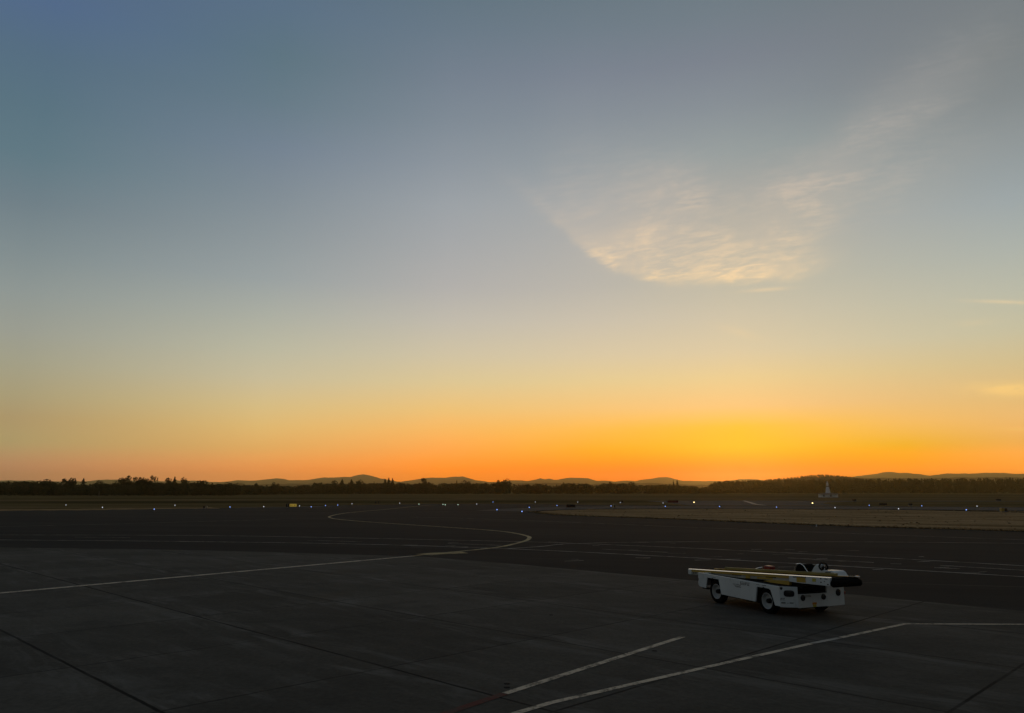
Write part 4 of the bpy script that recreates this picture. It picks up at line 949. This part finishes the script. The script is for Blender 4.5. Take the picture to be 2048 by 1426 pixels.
b = LB(); cbox(b, -1.95, -1.78, .445, .50, -.165, -.012); cbox(b, -1.95, -1.90, .50, 1.34, -.16, -.085); b.build('rear_end_cap', M_wp, BL, 0.01)
# lower web of the near frame
b = LB(); cbox(b, -1.775, 2.66, 0.470, 0.495, -.165, -.0765); b.build('frame_web', mat('dull_white_frame_paint', (0.40, 0.39, 0.34), .5, var=.2, dirt=((.15, .12, .06), .6)), BL)
for u in (0.25, 1.72):
    b = LB(); cbox(b, u, u + .42, .462, .4699, -.098, -.078); b.build('frame_slot', M_ch, BL)
for u in (-1.58, -1.70):
    b = LB(); cbox(b, u, u + .05, .462, .4699, -.13, -.10); b.build('frame_slot', M_ch, BL)
b = LB(); cbox(b, .86, 1.06, .460, .4699, -.160, -.08); cbox(b, 1.35, 2.0, .462, .4699, -.150, -.100); b.build('frame_patch', M_yp, BL)
# thick yellow lifting beam
b = LB(); b.prism([(1.62, zt(1.62) - .20), (2.0, zt(2.0) - .155), (2.66, zt(2.66) - .150), (2.66, zt(2.66) - .262), (1.95, zt(1.95) - .235)], 'y', .445, .55)
b.prism([(1.9, zt(1.9) - .20), (2.66, zt(2.66) - .150), (2.66, zt(2.66) - .262), (1.95, zt(1.95) - .235)], 'y', 1.28, 1.37); b.build('lifting_beam', M_yp, BL, 0.008)
# white front section with stickers and bolt holes
b = LB(); b.prism([(2.665, zt(2.665) - .012), (4.16, zt(4.16) - .012), (4.12, zt(4.12) - .21), (3.05, zt(3.05) - .185), (2.665, zt(2.665) - .165)], 'y', .45, .495); b.build('end_plate', M_wp, BL, 0.005)
marks('frame_patch', [(2.95, zt(2.95) - .165, .33, .13)], M_yp, 'conv'); marks('frame_slot', [(2.90, zt(2.9) - .045, .40, .022)], M_ch, 'conv')
marks('warning_sticker', [(3.52, zt(3.52) - .125, .13, .085)], M_ylw, 'conv')
for r in [(3.80, zt(3.8) - .052, .045, .03), (3.80, zt(3.8) - .145, .045, .03), (4.03, zt(4.03) - .185, .05, .03), (3.95, zt(3.95) - .05, .10, .012), (3.93, zt(3.93) - .11, .03, .022), (2.82, zt(2.82) - .05, .10, .02)]: marks('bolt_hole', [r], M_mark, 'conv')
b = LB(); b.prism([(3.05, zt(3.05) - .012), (4.1, zt(4.1) - .012), (4.1, zt(4.1) - .2), (3.05, zt(3.05) - .18)], 'y', 1.402, 1.44); b.build('end_plate', M_wp, BL, 0.005)
# dark lifting frame under the conveyor's front
b = LB(); b.prism([(2.62, .762), (3.02, .70), (3.04, .79), (3.65, .88), (4.0, .93), (4.0, zt(4) - .16), (2.62, zt(2.62) - .16)], 'y', .56, 1.36); b.build('lifting_frame', M_ch, BL)
b = LB()
for y in (.60, 1.32): b.tube([(0.3, y, .77), (2.2, y, .90)], .035, 8)
b.tube([(.3, .55, .79), (.3, 1.4, .79)], .04, 8); b.build('lifting_arm', M_ch, BL)
# front roller bumper
b = LB(); zc = zt(4.2) - .145; prof = [(.02, .0), (.078, .0), (.090, .02), (.090, .90), (.078, .925), (.02, .925)]
b.lathe(prof, (4.23, .435, zc), 'y', 24); b.build('front_bumper', M_rub, BL, smooth=False)
b = LB(); cbox(b, 4.105, 4.22, .50, 1.34, -.09, -.030); cbox(b, 3.9, 4.12, .605, 1.33, -.0285, -.005); b.build('bumper_apron', M_rub, BL, .01)
b = LB(); cbox(b, 4.13, 4.25, 1.30, 1.36, -.05, 0.012); b.build('side_bracket', M_al, BL, .01)
# ---- driver's place on the far side
b = LB(); b.box(1.50, 2.15, 1.52, 2.0, .762, .88); b.build('seat', M_rub, BL, .03)
b = LB(); b.prism([(1.70, .90), (1.74, 1.12), (1.82, 1.22), (1.96, 1.235), (2.03, 1.20), (2.30, .90)], 'y', 1.55, 1.98); b.build('backrest', M_rub, BL, .03)
b = LB(); b.tube([(1.685, 1.54, .90), (1.70, 1.54, 1.10), (1.79, 1.54, 1.225), (1.95, 1.54, 1.255), (2.06, 1.54, 1.21), (2.30, 1.54, .96)], .011, 8); b.build('seat_frame', M_al, BL)
b = LB(); b.prism([(2.22, .762), (2.24, 1.06), (2.33, 1.18), (2.44, 1.27), (2.53, 1.285), (2.58, 1.25), (2.56, .762)], 'y', 1.66, 1.84); b.build('steering_console', M_wp, BL, .02)
b = LB(); cx, cy, cz, rr = 2.66, 1.70, 1.215, .112; ring = []
ax = Vector((.75, -.45, .48)).normalized(); uu = ax.cross(Vector((0, 0, 1))).normalized(); vv_ = ax.cross(uu)
for i in range(33):
    a = 2 * math.pi * i / 32; ring.append(Vector((cx, cy, cz)) + (uu * math.cos(a) + vv_ * math.sin(a)) * rr)
b.tube(ring, .021, 8)
for a in (0.5, 2.6, 4.7): b.tube([(cx, cy, cz), Vector((cx, cy, cz)) + (uu * math.cos(a) + vv_ * math.sin(a)) * rr], .012, 6)
b.tube([(2.56, 1.76, 1.12), (cx, cy, cz)], .03, 8); b.build('steering_wheel', M_rub, BL)
b = LB(); b.prism([(2.57, .762), (2.57, 1.115), (2.62, 1.13), (3.02, 1.145), (3.09, 1.12), (3.22, .96), (3.24, .79), (2.95, .788), (2.95, .762)], 'y', 1.62, 2.06); b.build('dashboard', M_wp, BL, .02)
b = LB(); b.tube([(2.80, 1.61, 1.075), (2.84, 1.595, 1.095), (3.0, 1.595, 1.10), (3.02, 1.61, 1.0)], .014, 8); b.build('hand_grip', M_rub, BL)
b = LB(); b.box(.30, .62, 1.62, 1.80, .765, 1.06); b.build('extinguisher_box', M_rd, BL, .03)
b = LB(); b.tube([(.02, 1.55, .93), (.16, 1.56, .975), (.26, 1.60, 1.0)], .014, 8); b.tube([(.26, 1.60, 1.0), (.26, 1.64, .78)], .012, 6); b.build('box_bracket', M_al, BL)


# ------------------------------------------------------------------ air
hz = MB(); hz.box(-11990, 11990, -11990, 11990, -6, 260)
M_haze = bpy.data.materials.new('haze'); M_haze.use_nodes = True; t = M_haze.node_tree; t.nodes.clear()
pv = t.nodes.new('ShaderNodeVolumePrincipled'); pv.inputs['Color'].default_value = (0.99, 0.90, 0.50, 1); pv.inputs['Density'].default_value = 7.5e-5; pv.inputs['Anisotropy'].default_value = 0.9
mo = t.nodes.new('ShaderNodeOutputMaterial'); t.links.new(pv.outputs[0], mo.inputs['Volume'])
ho = hz.build('haze', M_haze); tag(ho, kind='stuff', label='thin evening haze over the airfield and hills', cat='haze')
